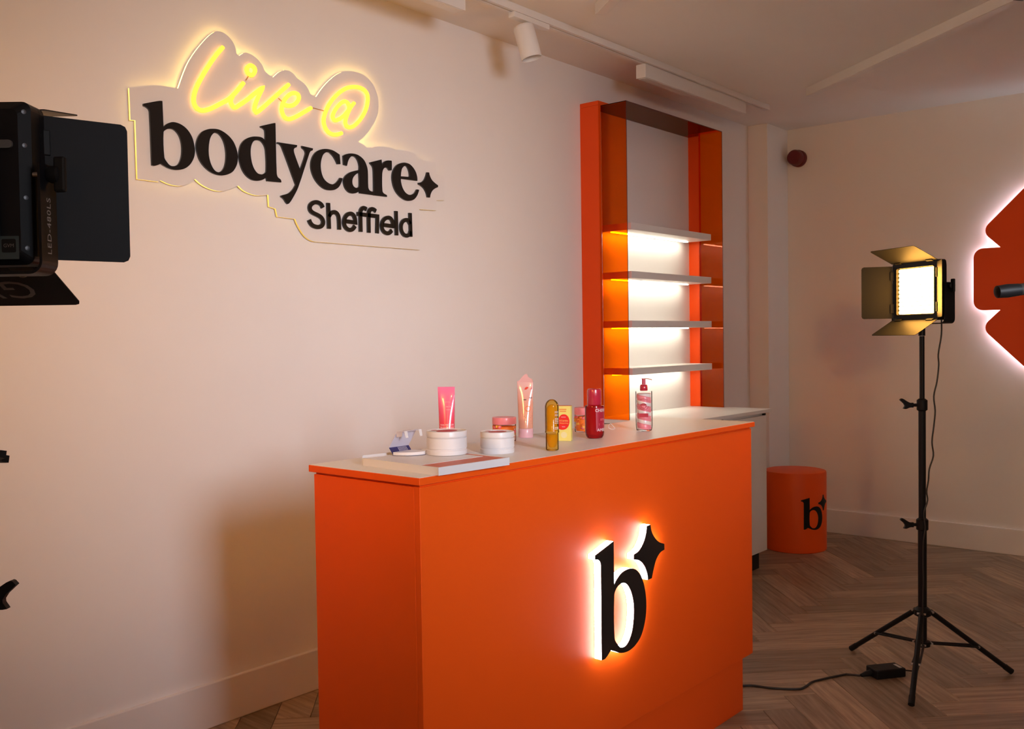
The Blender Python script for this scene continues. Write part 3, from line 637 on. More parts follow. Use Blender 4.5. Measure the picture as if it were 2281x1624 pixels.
# ------------------------------------------------------------------ ceiling fittings
TX0, TX1 = 0.326, 0.362
trk = thing('ceiling_track', (0.344, 2.0, H), 0, 'long white ceiling track above the sign wall', 'track')
def tl(p): return (p[0] - 0.344, p[1] - 2.0, p[2] - H)
TY1 = 5.30
multi('rail', [(boxv(tl((TX0, -1.5, H - 0.030)), tl((TX0 + 0.014, TY1, H - 0.0005))), BOXF), (boxv(tl((TX1 - 0.014, -1.5, H - 0.030)), tl((TX1, TY1, H - 0.0005))), BOXF),
               (boxv(tl((TX0 + 0.002, -1.499, H - 0.008)), tl((TX1 - 0.002, TY1 - 0.001, H - 0.001))), BOXF)], WHITE_P, trk)
box('slot', tl((TX0 + 0.0141, -1.5, H - 0.016)), tl((TX1 - 0.0141, TY1 - 0.06, H - 0.009)), BLACK, trk, bevel=0)
box('end_cap', tl((TX0 - 0.0006, TY1 - 0.055, H - 0.0306)), tl((TX1 + 0.0006, TY1 + 0.002, H - 0.0002)), WHITE_P, trk, bevel=0.001)
def linear(name, y0, y1, label):
    o = thing(name, (0.32, (y0 + y1) / 2, H - 0.03), 0, label, 'ceiling light', 'linear lights on the ceiling track'); L = (y1 - y0) / 2
    box('housing', (-0.027, -L, -0.066), (0.027, L, -0.0005), WHITE_P, o, bevel=0.0015)
    box('diffuser', (-0.021, -L + 0.01, -0.0675), (0.021, L - 0.01, -0.0663), WHITE, o, bevel=0)
    box('end_cap', (-0.027, -L - 0.002, -0.066), (0.027, -L - 0.0002, -0.0005), WHITE_P, o, bevel=0)
linear('linear_track_light', 3.975, 5.03, 'white linear light on the track above the orange shelf unit')
linear('linear_track_light', 1.66, 2.70, 'white linear light on the track, just showing at the top edge')
# adjustable spot
sp = thing('track_spotlight', (0.344, 3.09, H - 0.03), 0, 'white cylinder spotlight hanging from the ceiling track', 'spotlight')
box('track_adapter', (-0.016, -0.115, -0.022), (0.016, 0.115, -0.0005), WHITE_P, sp, bevel=0.002)
lathe('stem', [(0.008, -0.05), (0.008, -0.0225)], WHITE_P, sp, 16, (0, -0.0, 0))
sd = bpy.data.objects.new('lamp_head', None)
hd = lathe('lamp_head', [(0.034, 0.0), (0.040, -0.004), (0.043, -0.012), (0.043, -0.140), (0.040, -0.140), (0.037, -0.120)], WHITE_P, sp, 40, close=False)
hd.matrix_local = Matrix.Translation((-0.010, -0.03, -0.034)) @ Matrix.Rotation(math.radians(9), 4, 'X') @ Matrix.Rotation(math.radians(-11), 4, 'Y')
lathe('lens', [(0.037, -0.121), (0.037, -0.118), (0.001, -0.112)], STEEL, hd, 32)
lathe('top_cap', [(0.001, 0.0005), (0.034, 0.0)], WHITE_P, hd, 32, close=False)
# slanting ceiling bars
def bar(end, L, label, split):
    d = Vector((0.812, -0.584)); rz = math.atan2(d.y, d.x)
    o = thing('ceiling_bar_light', (end[0], end[1], H), rz, label, 'ceiling light', 'slanting bar lights')
    box('housing', (0, -0.024, -0.046), (split, 0.024, -0.0005), WHITE_P, o, bevel=0.0012)
    box('diffuser', (0.01, -0.020, -0.0472), (split - 0.02, 0.020, -0.0463), WHITE, o, bevel=0)
    box('housing', (split + 0.01, -0.024, -0.046), (L, 0.024, -0.0005), WHITE_P, o, bevel=0.0012)
    box('joint', (split, -0.022, -0.044), (split + 0.01, 0.022, -0.0005), BLACK, o, bevel=0)
bar((0.693, 5.10), 4.0, 'long white bar light slanting across the ceiling at the upper right', 1.52)
bar((0.612, 3.219), 3.2, 'white bar light poking in at the middle of the top edge', 1.5)

# ------------------------------------------------------------------ video lights and their stands
def video_light(loc, rz, led, doors, label, beam=None):
    W, Hh, T = 0.245, 0.22, 0.036
    o = thing('video_light', loc, rz, label, 'video light', 'video lights on stands')
    # body with a chamfered back
    lo = rrect(-W / 2, -Hh / 2, W / 2, Hh / 2, 0.012); li = rrect(-W / 2 + 0.012, -Hh / 2 + 0.012, W / 2 - 0.012, Hh / 2 - 0.012, 0.010)
    rings = [[(x, -T, z) for x, z in li], [(x, -T + 0.012, z) for x, z in lo], [(x, -0.001, z) for x, z in lo]]
    V, F = ring_loft(rings); body = link_mesh('body', V, F, BLACK_M, o, bevel=0)
    V, F = prism(rrect(-W / 2, -Hh / 2, W / 2, Hh / 2, 0.012), [rrect(-W / 2 + 0.022, -Hh / 2 + 0.022, W / 2 - 0.022, Hh / 2 - 0.022, 0.006)],
                 lambda p: (p[0], 0.0, p[1]), lambda p: (p[0], 0.012, p[1]))
    link_mesh('bezel', V, F, BLACK_M, o)
    nrow = 11
    for k in range(nrow):
        z = -0.078 + 0.156 * k / (nrow - 1)
        V, F = prism(rrect(-0.097, z - 0.0068, 0.097, z + 0.0068, 0.0066, 4), [], lambda p: (p[0], 0.0005, p[1]), lambda p: (p[0], 0.004, p[1]))
        link_mesh('led_row', V, F, led, o)
    if beam:      # the lensed diodes throw a beam rather than an even glow
        col, watts, spread, tilt = beam
        ld = bpy.data.lights.new('panel_beam', 'AREA'); ld.shape = 'RECTANGLE'; ld.size = 0.194; ld.size_y = 0.166
        ld.color = col; ld.energy = watts; ld.spread = math.radians(spread)
        lo_ = bpy.data.objects.new('panel_beam', ld); COL.objects.link(lo_); lo_.parent = o
        lo_.location = (0, 0.0075, 0); lo_.rotation_euler = (math.radians(90), 0, 0)
    # back plate, buttons, stickers, screws
    bp = box('back_plate', (-0.085, -T - 0.012, -0.075), (0.085, -T - 0.0005, 0.075), BLACK, o, bevel=0.004)
    box('battery_mount', (-0.03, -T - 0.022, -0.02), (0.03, -T - 0.0125, 0.06), BLACK, o, bevel=0.003)
    V, F = prism(rrect(0.078, 0.045, 0.104, 0.056, 0.005), [], lambda p: (p[0], -T - 0.0005, p[1]), lambda p: (p[0], -T - 0.0045, p[1]))
    link_mesh('switch', V, F, mat('switch_grey', (0.10, 0.10, 0.10), 0.4, vary=0), o)
    V, F = prism(rrect(0.060, -0.103, 0.108, -0.072, 0.001), [], lambda p: (p[0], -T - 0.0003, p[1]), lambda p: (p[0], -T - 0.0008, p[1]))
    stk = link_mesh('sticker', V, F, mat('sticker_blue', (0.035, 0.055, 0.060), 0.5, vary=0.05), o)
    V, F = prism(rrect(0.085, -0.094, 0.104, -0.076, 0.002), [], lambda p: (p[0], -T - 0.0009, p[1]), lambda p: (p[0], -T - 0.0012, p[1]))
    link_mesh('badge', V, F, BLACK, stk)
    text_on('lettering', [('GVM', 0.0068, 0.0945, -0.085)], lambda p: (p[0], -T - 0.0014, p[1]), DARKTXT, stk)
    V, F = prism(rrect(0.030, -0.069, 0.088, -0.0605, 0.001), [], lambda p: (p[0], -T - 0.0123, p[1]), lambda p: (p[0], -T - 0.0128, p[1]))
    link_mesh('sticker', V, F, mat('sticker_grey', (0.085, 0.07, 0.06), 0.5, vary=0.05), o)
    for z in (-0.088, -0.02, 0.05, 0.095):
        s = lathe('screw', [(0.0032, 0), (0.0032, 0.0012), (0.0015, 0.0016)], SCREW, o, 12); s.matrix_local = Matrix.Translation((W / 2 - 0.007, -T + 0.0065, z)) @ Matrix.Rotation(math.radians(45), 4, 'Z') @ Matrix.Rotation(math.radians(90), 4, 'X')
    # yoke
    ax = W / 2 + 0.018; zb = -Hh / 2 - 0.012; r = 0.016
    path = [(-ax, 0.025)]
    for cx, cz, a0 in ((-ax + r, zb + r, 180), (ax - r, zb + r, 270)):
        for i in range(7):
            q = math.radians(a0 + 90 * i / 6); path.append((cx + r * math.cos(q), cz + r * math.sin(q)))
    path.append((ax, 0.025))
    V, F = ribbon_mesh(path, 0.0035, lambda p: (p[0], -0.044, p[1]), lambda p: (p[0], 0.001, p[1]))
    yk = link_mesh('yoke', V, F, BLACK_M, o)
    text_on('lettering', [('LED-480LS', 0.0155, -0.058, 0.0, 1.12)], lambda p: (ax + 0.0021, -0.022 - p[1], p[0]), GREYTXT, yk)
    for s in (-1, 1):
        k = thing('knob'); k.parent = o; k.matrix_local = Matrix.Translation((s * ax, -0.021, 0.012)) @ Matrix.Rotation(s * math.radians(90), 4, 'Y')
        lathe('knob_hub', [(0.010, 0.002), (0.012, 0.006), (0.012, 0.016), (0.007, 0.019)], BLACK, k, 24)
        box('wing', (-0.024, -0.0045, 0.010), (0.024, 0.0045, 0.026), BLACK, k, bevel=0.003)
        lathe('axle', [(0.004, -0.018), (0.004, 0.002)], STEEL, k, 14)
    V, F = sweep([(0, -0.02, zb - 0.001), (0, -0.02, zb - 0.045)], 0.012, 20)
    link_mesh('stand_socket', V, F, BLACK_M, o, True)
    # barn doors: plates hinged on the front frame
    def plate(nm, w, L, M4, lettering=False):
        c = 0.009
        lo2 = [(-w / 2, 0), (-w / 2, 0.004), (-w / 2 + 0.0, L - c), (-w / 2 + c * 0.3, L - c * 0.3), (-w / 2 + c, L), (w / 2 - c, L), (w / 2 - c * 0.3, L - c * 0.3), (w / 2, L - c), (w / 2, 0.004), (w / 2, 0)]
        V, F = prism(lo2, [], lambda p: (p[0], p[1], -0.0008), lambda p: (p[0], p[1], 0.0008))
        d = link_mesh('barn_door', V, F, DOOR_B, o); d.matrix_local = M4
        box('hinge', (-w / 2 + 0.02, -0.006, -0.004), (-w / 2 + 0.055, 0.008, 0.004), BLACK, d, bevel=0.0012)
        box('hinge', (w / 2 - 0.055, -0.006, -0.004), (w / 2 - 0.02, 0.008, 0.004), BLACK, d, bevel=0.0012)
        if lettering:
            text_on('lettering', [('GVM', 0.070, 0.0, 0.062, 1.05), ('Great Video Maker', 0.021, 0.0, 0.022, 1.0)],
                    lambda p: (-p[0], 0.108 - (0.108 - p[1]), -0.0011), DARKTXT, d)
        return d
    RX = Matrix.Rotation; L_ = 0.112
    if 'top' in doors: plate('t', W, L_, Matrix.Translation((0, 0.014, Hh / 2 - 0.002)) @ RX(math.radians(doors['top']), 4, 'X'))
    if 'bottom' in doors: plate('b', W, L_, Matrix.Translation((0, 0.014, -Hh / 2 + 0.002)) @ RX(math.radians(-doors['bottom']), 4, 'X'), True)
    if 'right' in doors: plate('r', 0.200, L_, Matrix.Translation((W / 2 - 0.002, 0.014, 0)) @ RX(math.radians(-doors['right']), 4, 'Z') @ RX(math.radians(90), 4, 'Y'))
    if 'left' in doors: plate('l', 0.200, L_, Matrix.Translation((-W / 2 + 0.002, 0.014, 0)) @ RX(math.radians(doors['left']), 4, 'Z') @ RX(math.radians(90), 4, 'Y'))
    return o

def light_stand(loc, top, az, knob_dir, collars, label, rolls=(0, 0)):
    o = thing('light_stand', loc, 0, label, 'light stand', 'tripod light stands')
    rr = [0.0155, 0.0130, 0.0092]
    z = [0.118] + collars + [top]
    for i in range(3): lathe('pole_section', [(rr[i], z[i] if i == 0 else z[i] - 0.03), (rr[i], z[i + 1])], BLACK_M, o, 24)
    for i, zc in enumerate(collars):
        c = lathe('collar', [(rr[i] + 0.001, zc - 0.026), (rr[i] + 0.006, zc - 0.022), (rr[i] + 0.006, zc + 0.014), (rr[i + 1] + 0.002, zc + 0.02)], BLACK, o, 24)
        k = thing('clamp_knob'); k.parent = o; k.matrix_local = Matrix.Translation((0, 0, zc - 0.004)) @ Matrix.Rotation(knob_dir, 4, 'Z') @ Matrix.Rotation(math.radians(rolls[i]), 4, 'X')
        V, F = sweep([(0.012, 0, 0), (0.040, 0, 0)], 0.006, 12); link_mesh('shaft', V, F, BLACK, k, True)
        lo3 = crom([(0.034, -0.009, 0), (0.048, -0.009, 0), (0.062, -0.014, 0), (0.072, -0.013, 0), (0.066, 0.0, 0), (0.085, 0.020, 0), (0.078, 0.026, 0), (0.060, 0.016, 0), (0.046, 0.009, 0), (0.034, 0.009, 0)], 3, True, 70)
        V, F = prism([(p[0], p[1]) for p in lo3], [], lambda p: (p[0], -0.005, p[1]), lambda p: (p[0], 0.005, p[1]))
        link_mesh('wing', V, F, BLACK, k, bevel=0.0015)
    hub = 0.246; low = 0.127; Rf = 0.338
    lathe('hub', [(0.017, hub - 0.02), (0.030, hub - 0.012), (0.030, hub + 0.008), (0.022, hub + 0.016), (0.0165, hub + 0.02)], BLACK, o, 24)
    lathe('lower_hub', [(0.017, low - 0.014), (0.027, low - 0.010), (0.027, low + 0.008), (0.017, low + 0.012)], BLACK, o, 24)
    for a in az:
        u = Vector((math.cos(a), math.sin(a), 0)); s = Vector((-u.y, u.x, 0))
        A = u * 0.030 + Vector((0, 0, hub)); B = u * Rf + Vector((0, 0, 0.012))
        V, F = sweep([A, B], 0.0098, 14); lg_ = link_mesh('leg', V, F, BLACK_M, o, True)
        dv = (B - A).normalized()
        V, F = sweep([B - dv * 0.03, B + dv * 0.004], 0.0112, 14); link_mesh('rubber_foot', V, F, BLACK, lg_, True)
        Q = A + (B - A) * 0.58
        for sg_ in (-1, 1):
            V, F = sweep([u * 0.025 + s * 0.007 * sg_ + Vector((0, 0, low)), Q + s * 0.012 * sg_], 0.0045, 8); link_mesh('spreader', V, F, BLACK_M, o, True)
        for P_ in (A + u * 0.004, Q, u * 0.030 + Vector((0, 0, low))):
            V, F = sweep([P_ - s * 0.0155, P_ + s * 0.0155], 0.0042, 10); link_mesh('rivet', V, F, STEEL, o, True)
    return o

KEYL = (1.4155, 0.5062, 1.518)
KEY_RZ = YAW
video_light(KEYL, KEY_RZ, LEDL, dict(top=9, bottom=27, right=53, left=50), 'black LED panel light seen from behind at the left edge, barn doors open', ((1.0, 0.46, 0.09), KEY_W, 115, 0))
# the hinge angles above are measured from straight ahead
light_stand((KEYL[0] + 0.013, KEYL[1] - 0.016, 0), KEYL[2] - 0.168, [math.radians(q) for q in (100, 220, 340)], YAW, [0.955, 1.150], 'black tripod stand at the left edge, only its clamp knobs in view', (0, 72))
# cool softbox on its own stand, to the right of the camera
FILL = (4.45, 0.54, 1.86)
FILL_RZ = math.atan2(FILL[0], 2.66 - FILL[1])
sb = thing('softbox', FILL, FILL_RZ, 'softbox lamp standing to the right of the camera', 'softbox')
sb.rotation_mode = 'XYZ'; sb.rotation_euler = (math.radians(-6.8), 0, FILL_RZ)
SW2, SH2 = 0.42, 0.42
rings_ = [[(x * k, y, z * k) for x, z in rrect(-SW2, -SH2, SW2, SH2, 0.03)] for k, y in ((0.28, -0.30), (0.55, -0.22), (0.85, -0.08), (1.0, 0.0), (1.0, 0.03))]
V_, F_ = ring_loft(rings_, False); link_mesh('fabric_shell', V_, F_, BLACK, sb)
V_, F_ = prism(rrect(-SW2 + 0.002, -SH2 + 0.002, SW2 - 0.002, SH2 - 0.002, 0.03), [], lambda p: (p[0], -0.004, p[1]), lambda p: (p[0], -0.001, p[1])); link_mesh('diffuser', V_, F_, LEDC, sb)
V_, F_ = sweep([(0, -0.29, 0), (0, -0.42, 0)], 0.055, 24); link_mesh('lamp_housing', V_, F_, BLACK_M, sb, True)
V_, F_ = sweep([(0, -0.34, -0.05), (0, -0.34, -0.13)], 0.012, 16); link_mesh('stand_socket', V_, F_, BLACK_M, sb, True)
ld_ = bpy.data.lights.new('softbox_beam', 'AREA'); ld_.shape = 'RECTANGLE'; ld_.size = 2 * SW2 - 0.03; ld_.size_y = 2 * SH2 - 0.03
ld_.color = (0.84, 0.89, 1.0); ld_.energy = COOL_W; ld_.spread = math.radians(47)
lo_ = bpy.data.objects.new('softbox_beam', ld_); COL.objects.link(lo_); lo_.parent = sb
lo_.location = (0, 0.002, 0); lo_.rotation_euler = (math.radians(90), 0, 0)
light_stand((FILL[0] + 0.34 * math.sin(FILL_RZ), FILL[1] - 0.34 * math.cos(FILL_RZ), 0), FILL[2] - 0.10, [math.radians(q) for q in (30, 150, 270)], 1.0, [0.955, 1.150], 'black tripod stand under the softbox to the right of the camera')
REAR = (4.3, -2.0, 1.90)
REAR_RZ = math.atan2(REAR[0] - 1.9, 6.05 - REAR[1])
video_light(REAR, REAR_RZ, LEDL, dict(top=40, bottom=35, right=45, left=45), 'LED panel light on a stand behind the camera', ((1.0, 0.55, 0.20), REAR_W, 70, 0))
light_stand((REAR[0] + 0.02 * math.sin(REAR_RZ), REAR[1] - 0.02 * math.cos(REAR_RZ), 0), REAR[2] - 0.168, [math.radians(q) for q in (90, 210, 330)], 1.0, [0.955, 1.150], 'black tripod stand behind the camera')
BACKL = (1.704, 3.685, 1.452)
video_light(BACKL, math.radians(147), LEDR, dict(top=25, bottom=30, right=34, left=57.5), 'small LED panel light shining warm white beside the orange counter')
light_stand((1.715, 3.702, 0), BACKL[2] - 0.168, [math.radians(q) for q in (159, 41.9, -79)], math.radians(222), [0.580, 1.030], 'slim black tripod stand standing on the floor behind the counter')

# ------------------------------------------------------------------ cables and power adapter
CABLE = mat('black_rubber', (0.015, 0.013, 0.013), 0.5, vary=0)
tag(tube('lamp_cable', crom(LAMP_CABLE, 4) + crom([Vector(LAMP_CABLE[-1]), Vector((1.728, 3.66, 0.25)), Vector((1.727, 3.66, 0.12)), Vector((1.712, 3.648, 0.03)), Vector((1.700, 3.655, 0.006)), Vector((1.69, 3.70, 0.005)), Vector((1.672, 3.712, 0.008)), Vector((1.644, 3.678, 0.016))], 5)[1:], 0.0030, CABLE, None, 8),
    'thin black cable hanging in waves from the small panel light', 'cable')
adp = thing('power_adapter', (1.605, 3.625, 0), math.radians(53), 'black power adapter brick lying on the floor beside the tripod', 'power adapter')
box('case', (-0.062, -0.036, 0.0005), (0.062, 0.036, 0.035), BLACK, adp, bevel=0.005)
box('label_strip', (0.040, -0.026, 0.0351), (0.052, 0.014, 0.0355), mat('label_white', (0.5, 0.48, 0.48), 0.5, vary=0), adp, bevel=0)
V_, F_ = sweep([(-0.063, 0, 0.016), (-0.085, 0, 0.014), (-0.105, 0, 0.010)], 0.01, 14, True, [0.013, 0.010, 0.006]); link_mesh('plug', V_, F_, BLACK, adp, True)
mc = [Vector((1.605, 3.625, 0.010)) + Matrix.Rotation(math.radians(53), 3, 'Z') @ Vector((-0.108, 0, 0))] + [Vector(q) for q in MAINS_CABLE[1:]]
tag(tube('mains_cable', crom(mc, 5), 0.0042, CABLE, None, 8), 'black mains cable snaking over the floor behind the counter end', 'cable')

# ------------------------------------------------------------------ microphone boom at the right edge
GREYROD = mat('grey_rod', (0.030, 0.026, 0.023), 0.6, spec=0.2, vary=0.05)
bs = thing('boom_stand', (3.02, 1.52, 0), 0, 'grey boom rod with a dark rounded tip reaching in at the right edge', 'boom stand')
tip = Vector((2.598, 1.096, 1.341)) - Vector((3.02, 1.52, 0)); mid = Vector((0.0, 0.0, 1.395))
V_, F_ = sweep([tip + (mid - tip) * 0.03, mid, mid + (mid - tip) * 0.25], 0.0062, 16); link_mesh('boom_rod', V_, F_, GREYROD, bs, True)
V_, F_ = sweep([tip - (mid - tip).normalized() * 0.006, tip - (mid - tip).normalized() * 0.004, tip + (mid - tip) * 0.012, tip + (mid - tip) * 0.034], 0.008, 18, True, [0.003, 0.0065, 0.0072, 0.0064]); link_mesh('dark_tip', V_, F_, BLACK, bs, True)
lathe('upright', [(0.0125, 0.02), (0.0125, 0.75), (0.010, 0.76), (0.010, 1.385)], BLACK_M, bs, 20)
lathe('clamp', [(0.012, 1.372), (0.02, 1.378), (0.02, 1.412), (0.012, 1.418)], BLACK, bs, 20)
lathe('round_base', [(0.13, 0.0005), (0.13, 0.008), (0.10, 0.016), (0.02, 0.024)], BLACK_M, bs, 48)

# ------------------------------------------------------------------ things on the counter
ZT = HT + 0.0002
def facing(x, y): return math.atan2(0 - y, 2.856 - x)      # azimuth towards the room
def seat_ring(n, z, a, b, e=2.0):
    out = []
    for i in range(n):
        t = 2 * math.pi * i / n; ct, st = math.cos(t), math.sin(t)
        out.append((a * abs(ct) ** (2 / e) * (1 if ct >= 0 else -1), b * abs(st) ** (2 / e) * (1 if st >= 0 else -1), z))
    return out
PINK = mat('pink_plastic', (0.86, 0.25, 0.30), 0.3, vary=0.02)
CRIM = mat('crimson_plastic', (0.50, 0.022, 0.055), 0.22, vary=0.02, coat=0.5)
PALE = mat('pale_plastic', (0.74, 0.72, 0.74), 0.35, vary=0.02)
TXT_W = mat('white_print', (0.85, 0.78, 0.80), 0.5, vary=0)
TXT_R = mat('red_print', (0.55, 0.03, 0.06), 0.5, vary=0)
TXT_K = mat('brown_print', (0.20, 0.09, 0.08), 0.5, vary=0)

# red-pink squeeze tube standing on its cap
x_, y_ = 1.010, 1.884
tb = thing('squeeze_tube', (x_, y_, ZT), facing(x_, y_) + math.radians(90) - math.radians(8), 'pink to red squeeze tube standing upright behind the white tubs', 'tube')
TUBE_M = zramp('pink_red_print', [(0.0, (0.60, 0.012, 0.018)), (0.045, (0.86, 0.03, 0.045)), (0.10, (0.90, 0.12, 0.22)), (0.157, (0.90, 0.20, 0.40))], 0.22, 0.6)
lathe('cap', [(0.0225, 0), (0.0235, 0.002), (0.0235, 0.016), (0.0225, 0.018)], mat('red_cap', (0.55, 0.012, 0.018), 0.25, vary=0), tb, 40)
rg = []
for k in range(13):
    t = k / 12; z = 0.0185 + 0.130 * t
    rg.append(seat_ring(40, z, 0.0235 + 0.0035 * t, max(0.0012, 0.0235 * (1 - t ** 1.15)), 2.0))
rg.append(seat_ring(40, 0.157, 0.0272, 0.0010))
V_, F_ = ring_loft(rg); link_mesh('sleeve', V_, F_, TUBE_M, tb, True)
def tube_front(zf):
    def f(p):
        t = min(1, max(0, (p[1] - 0.0185) / 0.130)); a = 0.0235 + 0.0035 * t; b = max(0.0012, 0.0235 * (1 - t ** 1.15))
        q = min(0.999, abs(p[0]) / a)
        return (p[0], -b * math.sqrt(1 - q * q) - 0.0006, p[1])
    return f
text_on('lettering', [('NIACINAMIDE', 0.0060, 0.002, 0.061, 1.1), ('BRIGHTENING', 0.0060, 0.002, 0.0545, 1.1), ('BODY MILK', 0.0060, -0.002, 0.048, 1.1)], tube_front(0), TXT_W, tb)
flat_decal('small_print', [(rrect(-0.004, 0.118, 0.014, 0.1195, 0.0005), []), (rrect(-0.001, 0.1055, 0.017, 0.108, 0.0005), []), (rrect(0.0, 0.098, 0.016, 0.100, 0.0005), []), (rrect(0.002, 0.036, 0.016, 0.0385, 0.0005), []), (rrect(0.0, 0.0265, 0.016, 0.029, 0.0005), [])], tube_front(0), PINK, tb)

tb.scale = (0.875, 0.875, 1.09)
# two white lidded tubs
def tub(loc, r, h, label, rz):
    o = thing('round_tub', (*loc, ZT if len(loc) == 2 else loc[2]) if len(loc) == 2 else loc, rz, label, 'tub', 'white lidded tubs')
    lathe('tub_body', [(r * 0.985, 0), (r, 0.002), (r * 1.005, 0.011), (r * 0.965, 0.0125), (r * 0.965, 0.0145), (r, 0.016), (r * 0.995, h * 0.70), (r * 0.955, h * 0.72)], PALE, o, 56)
    lid = lathe('lid', [(r * 0.955, h * 0.725), (r * 0.955, h * 0.745), (r * 1.0, h * 0.77), (r * 1.0, h * 0.97), (r * 0.985, h), (r * 0.93, h), (r * 0.92, h - 0.0015), (r * 0.3, h - 0.0015)], PALE, o, 56)
    flat_decal('red_label', [(circle2(-r * 0.02, r * 0.05, r * 0.5, 32, r * 0.62), [])], lambda p: (p[0], p[1], h - 0.0012), mat('tub_red', (0.55, 0.03, 0.035), 0.45, vary=0), lid)
    flat_decal('red_label', [(circle2(-r * 0.75, r * 0.1, r * 0.14, 20, r * 0.22), [])], lambda p: (p[0], p[1], h - 0.0010), mat('tub_red', (0.55, 0.03, 0.035), 0.45, vary=0), lid)
    return o
tub((1.197, 1.692, HT + 0.0185), 0.0505, 0.058, 'larger white round tub standing on the white tray', 0.3)
tub((1.184, 1.897), 0.0455, 0.056, 'white round tub beside the tray, in front of the pink-lidded jar', 0.1)

# shallow white tray with an orange inside
tr = thing('display_tray', (1.232, 1.6175, ZT), math.radians(-3.4), 'shallow white tray with an orange base at the near end of the counter', 'tray')
tw, tlg, th = 0.137, 0.1135, 0.018
multi('rim', [(boxv((-tw, -tlg, 0), (tw, -tlg + 0.004, th)), BOXF), (boxv((-tw, tlg - 0.004, 0), (tw, tlg, th)), BOXF),
              (boxv((-tw, -tlg + 0.004, 0), (-tw + 0.004, tlg - 0.004, th)), BOXF), (boxv((tw - 0.004, -tlg + 0.004, 0), (tw, tlg - 0.004, th)), BOXF)], PALE, tr)
box('base', (-tw + 0.0042, -tlg + 0.0042, 0.0002), (tw - 0.0042, tlg - 0.0042, 0.0165), mat('tray_orange', (0.62, 0.10, 0.03), 0.45, vary=0.03), tr, bevel=0)
box('paper_liner', (-tw + 0.006, -tlg + 0.006, 0.0167), (tw - 0.07, tlg - 0.02, 0.0175), PALE, tr, bevel=0)
cl_ = crom([(-0.150, -0.105, 0), (-0.158, -0.098, 0), (-0.156, -0.06, 0), (-0.150, 0.02, 0), (-0.146, 0.08, 0)], 5)
V_, F_ = ribbon_mesh([(p[0], p[1]) for p in cl_], 0.0012, lambda p: (p[0], p[1], 0.0004), lambda p: (p[0], p[1], 0.0215))
link_mesh('loose_flap', V_, F_, PALE, tr)

# small open carton
oc = thing('open_carton', (1.112, 1.622, HT + 0.0182), math.radians(92), 'small white carton with a navy back, lid tipped open, on the tray', 'carton')
LAV = mat('lavender_card', (0.66, 0.63, 0.74), 0.5, vary=0.02)
NAVY = mat('navy_card', (0.030, 0.026, 0.12), 0.45, vary=0.1, scale=60)
wv = 0.034
def sheet(name, quad, m, t=0.0012, parent=oc):
    P = [Vector(q) for q in quad]; n = (P[1] - P[0]).cross(P[2] - P[0]).normalized() * t
    return link_mesh(name, P + [p + n for p in P], [(0, 1, 2, 3), (7, 6, 5, 4), (0, 4, 5, 1), (1, 5, 6, 2), (2, 6, 7, 3), (3, 7, 4, 0)], m, parent)
# local x runs along the hinge, -y is the open side
sheet('navy_back', [(-wv, 0.0, 0.001), (wv, 0.0, 0.001), (wv, 0.014, 0.018), (-wv, 0.014, 0.018)], NAVY)
sheet('lid', [(-wv, 0.015, 0.0185), (wv, 0.015, 0.0185), (wv, -0.014, 0.060), (-wv, -0.014, 0.060)], LAV)
sheet('lid_top', [(-wv, -0.0145, 0.0605), (wv, -0.0145, 0.0605), (wv * 0.9, -0.036, 0.062), (-wv * 0.9, -0.036, 0.062)], LAV)
sheet('lid_cheek', [(-wv, -0.013, 0.058), (-wv, -0.034, 0.060), (-wv + 0.004, -0.028, 0.048), (-wv + 0.003, -0.010, 0.046)], LAV)
for q in (-1, 1):
    sheet('tuck_tab', [(q * 0.025 - 0.005, -0.0365, 0.0618), (q * 0.025 + 0.005, -0.0365, 0.0618), (q * 0.025 + 0.004, -0.041, 0.0455), (q * 0.025 - 0.004, -0.041, 0.0455)], PALE)
for k in range(7):
    sheet('stripe', [(-0.006 + 0.0046 * k, -0.0004, 0.0028), (-0.005 + 0.0046 * k, -0.0004, 0.0028), (-0.005 + 0.0046 * k, 0.0124, 0.0178), (-0.006 + 0.0046 * k, 0.0124, 0.0178)], LAV, 0.0003)
cv = crom([(-wv, 0.0, 0), (-0.030, -0.018, 0), (-0.018, -0.036, 0), (0.004, -0.050, 0), (0.026, -0.052, 0), (0.038, -0.036, 0), (wv, 0.0, 0)], 5, True, 60)
V_, F_ = prism([(p[0], p[1]) for p in cv], [], lambda p: (p[0], p[1], 0.0006), lambda p: (p[0], p[1], 0.0085)); link_mesh('curved_base', V_, F_, PALE, oc, bevel=0.0015)
cv2 = [(p.x, p.y) for p in offset_loop([(p[0], p[1]) for p in cv], -0.0012)]
V_, F_ = prism(cv2, [], lambda p: (p[0], p[1], 0.0001), lambda p: (p[0], p[1], 0.0006)); link_mesh('navy_underside', V_, F_, NAVY, oc)

